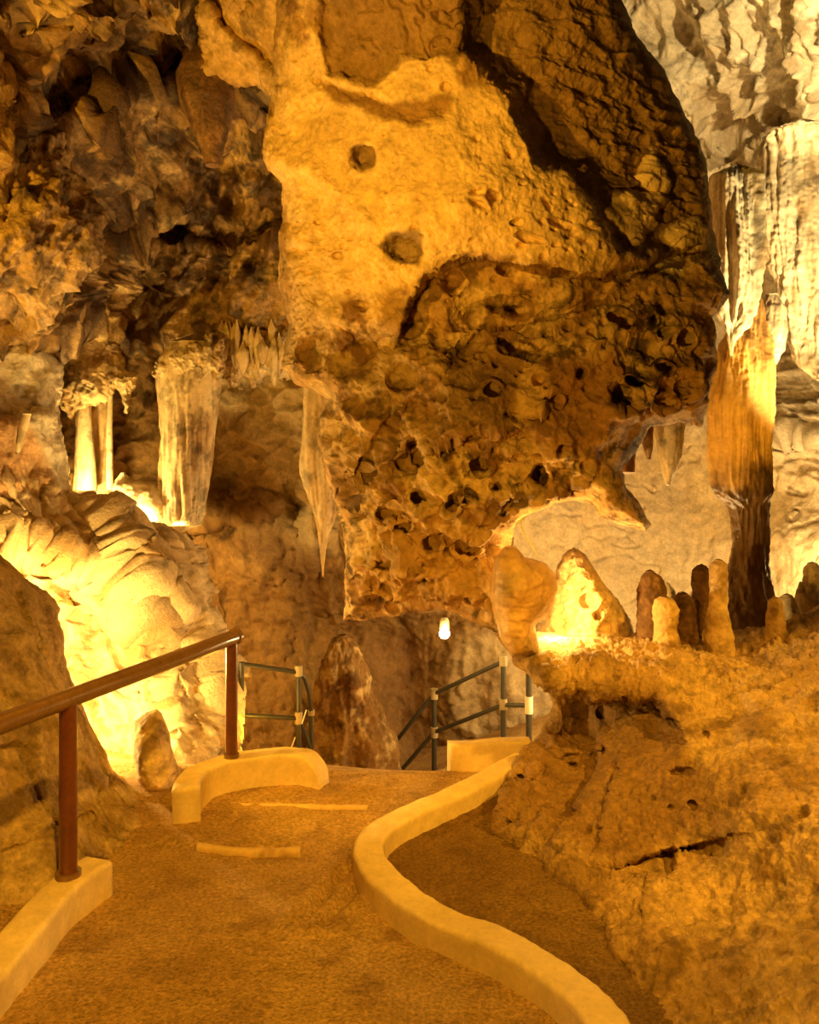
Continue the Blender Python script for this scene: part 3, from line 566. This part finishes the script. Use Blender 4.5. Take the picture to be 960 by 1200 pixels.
tag(relief('standing_stone', [(157, 846), (170, 836), (183, 831), (190, 836), (196, 852), (202, 880), (212, 905), (205, 930), (190, 937), (172, 932), (160, 915), (155, 880)],
    [(160, 850, 5.2), (182, 840, 5.2), (180, 890, 5.0), (205, 900, 5.15), (185, 930, 5.0)], n_bould,
    dict(LIGHT, base=(.86, .64, .34), second=(.76, .54, .27)), M_LIME, step=1.2, edge=(16, .2), jag=2, closed=.3),
    'small upright brown stone between the bright crevice and the rounded kerb', 'rock')

#================================================================= FORMATIONS
def n_flute(a=0.05, f=5.0, s=101):
    def fn(p, X, Y):
        d = a*ridged(p, f, 3, .55, s=s, stretch=(1, 1, .06))+a*.5*fbm(p, f*.5, 3, s=s+1, stretch=(1, 1, .4))
        return d+a*.25*fbm(p, f*4, 3, .6, s=s+2, stretch=(1, 1, .08))+a*.12*fbm(p, 18, 3, .7, s=s+3)-a*.5
    return fn
def n_knob(a=0.03, f=6.0, s=111):
    return lambda p, X, Y: a*fbm(p, f, 4, .6, s=s)+a*.5*ridged(p, f*1.6, 3, .5, s=s+1)-a*.3
FL = dict(base=(.80, .66, .42), second=(.66, .50, .28), third=(.5, .34, .17), scale=2, stretch=(1, 1, .3))
FLP = dict(base=(.82, .72, .52), second=(.70, .56, .36), third=(.5, .36, .2), scale=2, stretch=(1, 1, .3))
OR = dict(base=(.60, .34, .11), second=(.46, .23, .06), third=(.30, .15, .05), scale=2, stretch=(1, 1, .2))
DKB = dict(base=(.22, .12, .05), second=(.14, .07, .03), scale=3)

# right: draperies and the long column
tag(spindle('flowstone_drapery', [(198, 850, 880), (205, 836, 890), (240, 834, 893), (290, 836, 892), (320, 840, 890), (350, 842, 886), (370, 845, 880), (385, 848, 872), (400, 852, 862), (418, 855, 858)], 6.9, n_flute(.09, 6, 121), FLP, M_FLOW, seg=140, flat=.6),
    'bright cream fluted drapery hanging beside the right edge of the hanging rock', 'stalactite')
tag(spindle('flowstone_drapery', [(146, 925, 960), (155, 900, 1000), (180, 890, 1030), (250, 893, 1040), (300, 905, 1040), (350, 915, 1040), (400, 925, 1040), (430, 935, 1030), (445, 950, 1010)], 8.0, n_flute(.10, 4.5, 125), FLP, M_FLOW, seg=200, flat=.5),
    'broad pale fluted drapery at the right edge of the photo', 'stalactite')
tag(spindle('stalactite', [(345, 900, 912), (360, 895, 920), (385, 892, 921), (410, 896, 918), (428, 904, 910)], 7.6, n_flute(.05, 7, 128), FLP, M_FLOW, seg=80, flat=.8),
    'short cream stalactite between the long orange column and the broad drapery', 'stalactite')
col_rows = [(230, 855, 885), (340, 858, 888), (380, 858, 896), (400, 850, 900), (430, 840, 905), (480, 832, 906), (540, 831, 904), (572, 836, 903), (584, 846, 902), (592, 858, 901), (640, 862, 899), (665, 855, 898), (700, 838, 905), (725, 815, 925), (760, 800, 940)]
tag(spindle('rock_column', col_rows, 7.15, n_flute(.07, 5, 131), dict(OR, base=(.66,.40,.12), second=(.52,.29,.08), third=(.34,.18,.05), vein=.2, mud=.15, zdark=(1.78, .16, (.13, .065, .025))), M_FLOW, seg=160, flat=.8, dz=.01),  # zdark paints the shade at the column foot into the colour
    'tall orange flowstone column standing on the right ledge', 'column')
# hanging teeth behind the hanging rock
for i, (rows, dd, sp, lab) in enumerate([
    ([(470, 762, 806), (500, 765, 803), (530, 770, 799), (550, 775, 792), (568, 781, 785)], 7.0, FL, 'fluted tooth of cream stalactite centred under the hanging rock right side'),
    ([(470, 715, 752), (510, 718, 748), (535, 722, 745), (553, 727, 744)], 6.6, OR, 'blunt orange stalactite left of the cream tooth under the hanging rock'),
    ([(470, 742, 768), (500, 748, 766), (525, 754, 765), (538, 758, 763)], 6.8, BROWN, 'small brown stalactite between two larger teeth under the hanging rock')]):
    tag(spindle('stalactite', rows, dd, n_flute(.03, 8, 135+i), sp, M_FLOW, seg=64, flat=.8, dz=.008), lab, 'stalactite', 'stalactites behind the hanging rock')
# stalagmites on the right ledge
for i, (rows, dd, sp, lab) in enumerate([
    ([(669, 757, 767), (674, 752, 774), (690, 748, 779), (720, 747, 781), (755, 745, 785)], 6.2, DKB, 'dark brown stalagmite nearest the bright rock spur'),
    ([(699, 774, 782), (703, 768, 789), (715, 765, 794), (735, 766, 794), (760, 764, 796)], 5.95, CLAY, 'stubby tan stalagmite in front of the dark one on the ledge'),
    ([(695, 795, 806), (702, 790, 812), (725, 785, 816), (760, 782, 820)], 6.3, DKB, 'low dark stalagmite between the stubby and the slim one'),
    ([(663, 816, 828), (668, 811, 834), (700, 812, 836), (750, 808, 840)], 6.4, DKB, 'dark stalagmite directly behind the slim tan one'),
    ([(656, 838, 846), (660, 833, 851), (672, 831, 853), (690, 833, 853), (710, 830, 852), (745, 824, 860)], 6.05, LIGHT, 'slim tan stalagmite with a rounded tip left of the column foot'),
    ([(700, 905, 912), (704, 900, 917), (715, 900, 918), (740, 896, 922)], 6.1, CLAY, 'small brown knob right of the column foot'),
    ([(697, 918, 928), (702, 913, 933), (712, 913, 934), (730, 910, 938)], 6.4, FLP, 'small cream stump between the knob and the white cone'),
    ([(660, 947, 958), (666, 943, 964), (690, 942, 968), (730, 935, 975)], 7.0, FLP, 'tall white stalagmite at the right edge of the ledge'),
    ([(682, 937, 941), (695, 933, 946), (730, 925, 960)], 6.9, FLP, 'sharp little white stalagmite at the right edge of the ledge'),
    ([(683, 780, 784), (690, 779, 790), (720, 776, 796)], 7.2, FLP, 'glowing white cone peeking behind the dark stalagmite')]):
    tag(spindle('stalagmite', rows, dd, n_knob(.022, 7, 140+i), sp, M_LIME, seg=64, dz=.008), lab, 'stalagmite', 'stalagmites on the right ledge')

# left formations
tag(spindle('flared_column', [(402, 200, 258), (420, 186, 260), (450, 184, 258), (475, 188, 256), (510, 191, 252), (540, 188, 248), (575, 186, 244), (600, 188, 240), (615, 190, 236)], 8.5, n_flute(.035, 9, 151), FL, M_FLOW, seg=150, flat=.75, dz=.01),
    'broad golden column flaring upwards left of the pale cobbled wall', 'column')
tag(spindle('flowstone_mound', [(554, 141, 146), (562, 137, 152), (567, 136, 185), (575, 134, 200), (590, 137, 206), (600, 145, 200), (612, 155, 190)], 8.55, n_knob(.04, 5, 155), FLP, M_FLOW, seg=90, dz=.008),
    'glowing white flowstone mound at the foot of the flared column', 'mound')
tag(spindle('pillar', [(470, 92, 106), (490, 89, 107), (520, 88, 109), (575, 86, 113)], 8.55, n_flute(.02, 8, 157), FLP, M_FLOW, seg=48),
    'glowing white pillar under the ragged canopy', 'pillar')
tag(spindle('pillar', [(460, 127, 132), (500, 125, 132), (575, 125, 133)], 8.5, n_flute(.01, 8, 158), FLP, M_FLOW, seg=32),
    'thin white pillar right of the thick tan one', 'pillar')
tag(spindle('pillar', [(440, 103, 129), (480, 104, 128), (540, 108, 127), (580, 106, 130)], 8.9, n_flute(.03, 8, 159), LIGHT, M_FLOW, seg=64),
    'thick tan pillar between two white pillars', 'pillar')
def n_ragged(p, X, Y):
    return .06*fbm(p, 2.5, 3, s=161)+.07*ridged(p, 6, 4, .6, s=162, stretch=(1, 1, .9))+.02*fbm(p, 16, 3, .6, s=163)-.04
tag(relief('ragged_canopy', [(78, 395), (95, 385), (118, 382), (134, 392), (142, 408), (146, 425), (143, 432), (160, 436), (162, 450), (156, 462), (152, 484), (147, 486), (144, 465), (134, 452), (130, 470), (104, 478), (96, 490), (84, 492), (72, 478), (66, 462), (78, 440), (72, 415)],
    [(80, 400, 8.5), (120, 400, 8.4), (140, 440, 8.3), (100, 450, 8.3), (80, 480, 8.5), (150, 480, 8.4)], n_ragged, dict(FL), M_LIME, step=1.2, edge=(14, .25), jag=5, jagscale=12, closed=.35,
    ledges=[([(150, 434), (120, 428), (85, 432)], .12, 3, 20)]),
    'ragged mushroom shaped canopy of crusted rock over the white pillars', 'rock')
tag(relief('crusted_rock', [(178, 440), (184, 418), (196, 425), (205, 405), (216, 412), (224, 396), (236, 404), (243, 388), (252, 402), (262, 396), (266, 420), (258, 446), (248, 436), (238, 450), (226, 438), (214, 452), (204, 440), (192, 452), (186, 446)],
    [(185, 430, 8.35), (220, 420, 8.2), (260, 420, 8.3), (220, 440, 8.22)], n_ragged, dict(FL), M_LIME, step=1.2, edge=(10, .2), jag=7, jagscale=9, closed=.25),
    'ragged crusted crown around the top of the flared golden column', 'rock')
def n_pw(p, X, Y):
    return .08*fbm(p, 1.6, 3, s=165)+cups(p, 3.5, .05, 166)+.015*fbm(p, 12, 4, .6, s=167)+.05*ridged(p, 4, 3, .5, s=168, stretch=(1.2, 1.2, .3))*sst(440, 480, Y)
tag(relief('pale_flowstone_mass', [(-E, 400), (0, 396), (20, 392), (40, 398), (60, 405), (72, 425), (76, 445), (70, 470), (72, 500), (80, 540), (85, 575), (60, 600), (40, 590), (-E, 600)],
    [(-100, 450, 6.6), (0, 420, 7.0), (60, 430, 7.3), (0, 500, 6.9), (50, 500, 7.15), (0, 570, 6.8), (70, 570, 7.2)], n_pw,
    dict(PALEROCK, stains_and_light=[([(-50, 490), (10, 488), (35, 500), (60, 540), (80, 600), (-50, 620)], (.55, .30, .12), 8, .8)]), M_LIME, step=1.5, edge=(20, .3), jag=5, jagscale=18, closed=.3,
    ledges=[([(60, 462), (20, 466), (-40, 465)], .0, 3, 30), ([(55, 485), (30, 488), (10, 495), (-60, 488)], .15, 3, 60)]),
    'pale smooth flowstone mass at the left edge above the bright crevice', 'rock')
tag(spindle('stalactite', [(485, 26, 36), (500, 22, 33), (518, 19, 28), (532, 18, 22)], 6.7, n_flute(.01, 9, 170), FL, M_FLOW, seg=32),
    'small tan stalactite tooth on the pale mass at the left edge', 'stalactite')
# fringe of small stalactites over the pale cobbled wall
tag(relief('crusted_ledge', [(250, 420), (262, 402), (275, 405), (285, 388), (298, 396), (310, 385), (322, 392), (338, 380), (350, 400), (345, 430), (335, 448), (315, 440), (300, 456), (285, 442), (272, 456), (262, 440), (252, 446)],
    [(255, 430, 8.9), (300, 420, 8.7), (340, 400, 8.9), (340, 440, 8.9), (300, 445, 8.8)], n_ragged, dict(FL), M_LIME, step=1.3, edge=(12, .2), jag=7, jagscale=9, closed=.3),
    'crusted golden ledge above the pale cobbled wall left of the hanging rock', 'rock')
rng = random.Random(5)
for i in range(17):
    x = 254+i*4.9+rng.uniform(-1.5, 1.5); top = 396+rng.uniform(-16, 14); L_ = rng.uniform(26, 52); wd = rng.uniform(6, 11)
    pos = ['leftmost', 'second', 'third', 'fourth', 'fifth', 'sixth', 'seventh', 'eighth', 'ninth', 'tenth', 'eleventh', 'twelfth', 'thirteenth', 'fourteenth', 'fifteenth', 'sixteenth', 'rightmost'][i]
    tag(spindle('fringe_stalactite', [(top-6, x-.5, x+.5), (top, x-wd*.3, x+wd*.3), (top+L_*.2, x-wd*.6, x+wd*.6), (top+L_*.4, x-wd*.55, x+wd*.55), (top+L_*.75, x-wd*.35, x+wd*.35), (top+L_, x-.6, x+.6)], 8.72+rng.uniform(-.06, .06), n_flute(.06, 9, 172+i % 5), FL, M_FLOW, seg=24, dz=.02),
        pos+' small crusty stalactite in the fringe above the cobbled wall' if 0 < i < 16 else pos+' small stalactite in the fringe above the cobbled wall', 'stalactite', 'fringe stalactites left of the hanging rock')
tag(spindle('stalactite', [(450, 362, 402), (500, 356, 400), (540, 352, 397), (570, 356, 397), (600, 364, 394), (630, 371, 386), (660, 375, 381), (676, 377, 380)], 8.0, n_flute(.06, 6, 180), dict(FL, base=(.66, .5, .28), second=(.55, .38, .18)), M_FLOW, seg=80, flat=.6),
    'long ribbed tan stalactite tapering down left of the hanging rock', 'stalactite')
tag(spindle('stalactite', [(60, 225, 255), (85, 208, 272), (120, 212, 272), (150, 224, 266), (175, 234, 260), (194, 240, 256)], 6.7, n_flute(.03, 6, 182), dict(DKB, base=(.26, .14, .06)), M_DARK, seg=80),
    'stubby dark brown stalactite cone under the upper left ceiling', 'stalactite')
def n_lobe(p, X, Y):
    q = p.copy(); q[..., 0] = p[..., 0]-0.6*p[..., 2]
    return .12*fbm(p, 1.4, 3, s=231)+.20*ridged(q, 2.4, 4, .55, s=232, stretch=(1.3, 1, .4))+.03*fbm(p, 9, 4, .65, s=233)+holes(p, 3, .12, .3, 234)-.1
tag(relief('hanging_rock_curtain', [(-E, 140), (20, 150), (75, 140), (100, 165), (84, 200), (112, 226), (123, 262), (121, 300), (96, 330), (76, 355), (62, 388), (30, 393), (6, 372), (-E, 395)],
    [(-100, 200, 5.7), (0, 160, 6.3), (80, 160, 6.7), (30, 240, 6.0), (100, 260, 6.5), (0, 340, 6.1), (60, 340, 6.4), (40, 385, 6.8), (-100, 380, 5.9)], n_lobe,
    dict(base=(0.50, 0.33, 0.13), second=(0.24, 0.14, 0.055), third=(.14, .08, .03), scale=2.2), M_DARK, step=1.6, edge=(22, .4), jag=9, jagscale=30, closed=.4),
    'streaked brown rock curtain hanging at the left edge above the pale mass', 'rock')
tag(relief('ceiling_spur', [(232, -E), (345, -E), (345, 90), (334, 118), (318, 112), (300, 100), (275, 104), (250, 94), (226, 100), (236, 60), (230, 20), (242, -40)],
    [(240, -100, 5.9), (330, -100, 5.6), (240, 40, 6.3), (290, 20, 6.0), (335, 40, 5.9), (240, 95, 6.5), (300, 95, 6.4), (340, 110, 6.1)],
    lambda p, X, Y: .06*fbm(p, 2, 3, s=241)+.06*ridged(p, 3, 4, .55, s=242, stretch=(1, 1, .5))+.012*fbm(p, 14, 3, .6, s=243),
    dict(LIGHT, base=(.70, .48, .22), second=(.5, .32, .12), mud=.35), M_LIME, step=1.4, edge=(20, .3), jag=6, jagscale=16, closed=.4, pits=[(288, 12, 8, 6, .3)],
    ledges=[([(345, 96), (300, 70), (270, 50), (245, 10)], .18, 4, 50)]),
    'golden rock spur with one small hole touching the top left of the hanging rock', 'rock')
# cone of brown rock in the lower gallery
tag(spindle('rock_cone', [(744, 397, 404), (752, 388, 413), (780, 375, 428), (820, 365, 440), (870, 362, 462), (960, 355, 470)], 8.7, n_flute(.10, 3, 188), dict(BROWN, base=(.32, .18, .06), second=(.22, .11, .035)), M_LIME, seg=140, flat=.8),
    'brown flowstone cone behind the path left of the sloping rails', 'stalagmite')

#================================================================= KERBS
def sweep_kerb(name, pts, width, h, zbase=-0.05, spec=CONCC, rounded=False):
    P = np.array(pts, float); n = len(P)
    # Catmull resample
    out = []
    for k in range(n-1):
        p0, p1, p2, p3 = P[max(k-1, 0)], P[k], P[k+1], P[min(k+2, n-1)]
        m = max(4, int(np.linalg.norm(p2-p1)/0.015))
        for t in np.linspace(0, 1, m, endpoint=False):
            out.append(0.5*((2*p1)+(-p0+p2)*t+(2*p0-5*p1+4*p2-p3)*t*t+(-p0+3*p1-3*p2+p3)*t**3))
    out.append(P[-1]); C = np.array(out); T = np.gradient(C, axis=0); T /= np.linalg.norm(T, axis=1)[:, None]
    Nn = np.stack([-T[:, 1], T[:, 0]], -1); nn = len(C)
    r = 0.02; prof = []
    for s in np.linspace(0, 1, 10): prof.append((-width/2, zbase+(h-r-zbase)*s))
    for a in np.linspace(180, 90, 4)[1:]: prof.append((-width/2+r+r*math.cos(math.radians(a)), h-r+r*math.sin(math.radians(a))))
    for s in np.linspace(0, 1, 10)[1:-1]: prof.append((-width/2+r+(width-2*r)*s, h))
    for a in np.linspace(90, 0, 4): prof.append((width/2-r+r*math.cos(math.radians(a)), h-r+r*math.sin(math.radians(a))))
    for s in np.linspace(1, 0, 10)[1:]: prof.append((width/2, zbase+(h-r-zbase)*s))
    Pr = np.array(prof); m = len(Pr)
    hs = np.ones(nn)
    if rounded:
        sl = np.concatenate([[0], np.cumsum(np.linalg.norm(np.diff(C, axis=0), axis=1))]); e = np.minimum(sl+.12, sl[-1]-sl)
        hs = .25+.75*np.sqrt(np.clip(1-(1-np.clip(e/.16, 0, 1))**2, 0, 1))
    V = np.zeros((nn, m, 3), np.float32)
    for j in range(m):
        V[:, j, :2] = C[:, :2]+Nn*Pr[j, 0]; V[:, j, 2] = Pr[j, 1]*(hs if Pr[j, 1] > 0 else 1)
    W = V.copy(); off = 0.012*fbm(W, 2.5, 3, s=201)+0.004*fbm(W, 14, 3, .6, s=202)
    V[..., 2] += off*(Pr[:, 1] > 0)[None]; V[..., 0] += 0.6*off; V[..., 1] += 0.4*fbm(W, 6, 2, s=203)*.01
    V = V.reshape(-1, 3); idx = np.arange(nn*m).reshape(nn, m)
    F = np.stack([idx[:-1, :-1], idx[:-1, 1:], idx[1:, 1:], idx[1:, :-1]], -1).reshape(-1, 4)
    caps = []
    for row, rev in ((idx[0], False), (idx[-1], True)):
        for j in range((m//2)-1):
            q = [row[j], row[j+1], row[m-2-j], row[m-1-j]]
            caps.append(q[::-1] if not rev else q)
    F = np.concatenate([F, np.array(caps)])
    A = albedo(V, V[:, 0], V[:, 1], spec, (0, 0))
    return mesh_obj(name, V, F, M_CONC, alb=A)
serp = [floor_pt(*q) for q in SERP]
tag(sweep_kerb('kerb', serp, .15, .12), 'long winding concrete kerb along the right side of the path', 'kerb')
tag(sweep_kerb('kerb', [(-1.55, 1.6), (-1.545, 2.6), (-1.54, 3.3), (-1.535, 3.65), (-1.50, 3.83), (-1.45, 3.97)], .16, .15), 'low concrete kerb under the near railing post at lower left', 'kerb')
tag(sweep_kerb('kerb', [(-1.22, 4.66), (-1.245, 4.80), (-1.22, 4.96), (-1.10, 5.12), (-.90, 5.22), (-.71, 5.26), (-.52, 5.20)], .15, .22, rounded=True), 'rounded concrete kerb beside the far post of the brown railing', 'kerb')
tag(sweep_kerb('kerb', [(.26, 5.62), (.5, 5.66), (.80, 5.70)], .12, .15, -.3), 'short straight concrete kerb behind the head of the winding kerb', 'kerb')

def ftp(px, py): return floor_pt(px, py, 0.03)
tag(sweep_kerb('step_edge', [ftp(232, 989), ftp(270, 993), ftp(310, 995), ftp(352, 994)], .05, .034, spec=dict(SANDC, base=(.70, .47, .2), second=(.6, .4, .17))), 'thin pale concrete step edge across the left of the path, nearest the viewer', 'step')
tag(sweep_kerb('step_edge', [ftp(262, 941), ftp(310, 942), ftp(370, 944), ftp(430, 946)], .05, .034, spec=dict(SANDC, base=(.70, .47, .2), second=(.6, .4, .17))), 'thin pale concrete step edge crossing the path beside the rounded kerb', 'step')

#================================================================= RAILINGS
def tube_mesh(pts, r, seg=20):
    P = [Vector(p) for p in pts]; V = []; F = []
    for i, p in enumerate(P):
        t = (P[min(i+1, len(P)-1)]-P[max(i-1, 0)]).normalized()
        u = t.cross(Vector((0, 0, 1)));  u = Vector((1, 0, 0)) if u.length < 1e-3 else u.normalized()
        v = t.cross(u).normalized()
        for k in range(seg):
            a = 2*math.pi*k/seg; V.append(p+u*math.cos(a)*r+v*math.sin(a)*r)
    n = len(P)
    for i in range(n-1):
        for k in range(seg):
            a, b = i*seg+k, i*seg+(k+1) % seg; F.append((a, b, b+seg, a+seg))
    ca = len(V); V.append(P[0]); V.append(P[-1])
    for k in range(0, seg, 2):
        F.append((ca, (k+2) % seg, k+1, k)); o = (n-1)*seg; F.append((ca+1, o+k, o+k+1, o+(k+2) % seg))
    return [tuple(v) for v in V], F
def pipe(name, pts, r, mat, parent, seg=20):
    V, F = tube_mesh(pts, r, seg)
    base = Vector(pts[0]); o = mesh_obj(name, np.array(V)-np.array(parent.location), F, mat, parent)
    m = o.modifiers.new('edge', 'EDGE_SPLIT'); m.split_angle = math.radians(50)
    return o
RZ = .945
r1 = empty('handrail', (-1.52, 3.8, .15)); tag(r1, 'brown pipe handrail on two posts climbing along the left of the path', 'railing')
def rp(y): return -1.52+.346*(y-3.8)
pipe('post', [(rp(3.8), 3.8, .10), (rp(3.8), 3.8, RZ-.02)], .039, M_PIPE, r1, 28)
pipe('post', [(rp(5.1), 5.13, .215), (rp(5.1), 5.13, RZ-.02)], .036, M_PIPE, r1, 28)
pipe('rail', [(rp(1.6), 1.6, RZ), (rp(3.8), 3.8, RZ), (rp(5.14), 5.14, RZ)], .043, M_RAIL, r1, 28)
for (x, y, z, rr) in ((rp(3.8), 3.8, .165, .056), (rp(5.1), 5.13, .235, .045)):
    pipe('base_collar', [(x, y, z-.02), (x, y, z+.012)], rr, M_RAIL, r1, 28)
pipe('end_cap', [(rp(5.14), 5.14, RZ), (rp(5.16), 5.16, RZ)], .051, M_RAIL, r1, 28)

def at(px, py, d): return PT(px, py, d)
# left lower railing
r2 = empty('stair_railing', at(283, 900, 7.2)); tag(r2, 'dark green-grey two-bar railing behind the rounded kerb', 'railing')
pipe('post', [at(283, 898, 7.2), at(283, 776, 7.2)], .024, M_GREEN, r2)
pipe('post', [at(350, 905, 7.4), at(350, 784, 7.4)], .024, M_GREEN, r2)
pipe('post', [at(366, 910, 7.6), at(364, 834, 7.6)], .022, M_GREEN, r2)
pipe('rail', [at(283, 778, 7.2), at(350, 788, 7.4)], .020, M_GREEN, r2)
pipe('rail', [at(283, 838, 7.2), at(350, 842, 7.4)], .020, M_GREEN, r2)
pipe('rail', [at(350, 788, 7.4), at(357, 795, 7.45), at(362, 812, 7.52), at(365, 836, 7.6)], .018, M_GREEN, r2)
pipe('rail', [at(350, 842, 7.4), at(357, 858, 7.5), at(366, 885, 7.6)], .018, M_GREEN, r2)
tag(pipe('tape_band', [at(282.6, 848, 7.2), at(282.8, 827, 7.2)], .031, M_WHITE, r2), 'cream painted band on the left post')
pipe('joint', [at(350, 792, 7.4), at(350, 780, 7.4)], .034, M_JOINT, r2)
pipe('joint', [at(350, 848, 7.4), at(350, 834, 7.4)], .034, M_JOINT, r2)
pipe('joint', [at(365, 838, 7.6), at(365, 832, 7.6)], .030, M_JOINT, r2)
pipe('cable', [at(337, 888, 7.35), at(346, 864, 7.36)], .006, M_WHITE, r2, 8)
pipe('cable', [at(354, 848, 7.36), at(359, 832, 7.36)], .005, M_WHITE, r2, 8)
# right lower railing
r3 = empty('stair_railing', at(590, 880, 8.5)); tag(r3, 'grey pipe stair railing sloping down left below the hanging rock', 'railing')
A_, B_, C_ = (620, 8.3), (590, 8.5), (507, 9.1)
pipe('post', [at(620, 892, 8.3), at(620, 770, 8.3)], .030, M_GREEN, r3)
pipe('post', [at(590, 884, 8.5), at(590, 775, 8.5)], .027, M_GREEN, r3)
pipe('post', [at(509, 915, 9.1), at(509, 812, 9.1)], .027, M_GREEN, r3)
pipe('rail', [at(590, 775, 8.5), at(509, 813, 9.1)], .022, M_GREEN, r3)
pipe('rail', [at(590, 826, 8.5), at(509, 858, 9.1)], .022, M_GREEN, r3)
pipe('rail', [at(509, 813, 9.1), at(437, 902, 9.2)], .022, M_GREEN, r3)
pipe('rail', [at(509, 858, 9.1), at(466, 908, 9.2)], .022, M_GREEN, r3)
pipe('rail', [at(590, 826, 8.5), at(620, 827, 8.3)], .022, M_GREEN, r3)
for (x, y, dd) in ((590, 774, 8.5), (590, 825, 8.5), (509, 813, 9.1), (509, 858, 9.1)):
    pipe('joint', [at(x, y+6, dd), at(x, y-6, dd)], .040, M_JOINT, r3)
pipe('end_cap', [at(435, 907, 9.2), at(435, 896, 9.2)], .03, M_WHITE, r3)
tag(pipe('tape_band', [at(620, 836, 8.3), at(620, 816, 8.3)], .040, M_WHITE, r3), 'cream painted band on the right post')

# lamp under the hanging rock
lp = empty('wall_lamp', at(521, 742, 8.4)); tag(lp, 'small glowing lamp on the gallery wall below the hanging rock', 'lamp')
m = bpy.data.materials.new('lamp_glow'); nt, b = nodes(m)
b.inputs['Emission Color'].default_value = (1, .8, .4, 1); b.inputs['Emission Strength'].default_value = 40; b.inputs['Base Color'].default_value = (1, .9, .7, 1)
def lathe(name, prof, mat, parent, seg=24):
    V = []; F = []
    for (r, z) in prof:
        for k in range(seg): V.append((r*math.cos(2*math.pi*k/seg), r*math.sin(2*math.pi*k/seg), z))
    for i in range(len(prof)-1):
        for k in range(seg):
            a, bb = i*seg+k, i*seg+(k+1) % seg; F.append((a, bb, bb+seg, a+seg))
    return mesh_obj(name, V, F, mat, parent)
lathe('bulb', [(.001, -.055), (.03, -.048), (.05, -.02), (.052, .005), (.035, .03), (.001, .035)], m, lp)
lathe('housing', [(.001, .03), (.045, .03), (.05, .06), (.045, .12), (.03, .15), (.001, .155)], M_WHITE, lp)
lamp('wall_lamp_light', (Vector(at(521, 742, 8.4))+Vector((0, -.12, -.03))), 14, WARM, .03)

cb = empty('cable', at(620, 630, 5.0)); tag(cb, 'thin white cable strung at the upper left corner of the chamber opening', 'cable')
pipe('strand', [at(609, 614, 5.02), at(612, 624, 5.0), at(622, 640, 4.98), at(633, 654, 5.0)], .0035, M_WHITE, cb, 8)
pipe('strand', [at(610, 612, 5.02), at(614, 622, 5.0), at(630, 650, 4.98)], .003, M_WHITE, cb, 8)
tag(pipe('sleeve', [at(607, 613, 5.02), at(614, 607, 5.04)], .008, M_WHITE, cb, 10), 'thick white end of the cable')
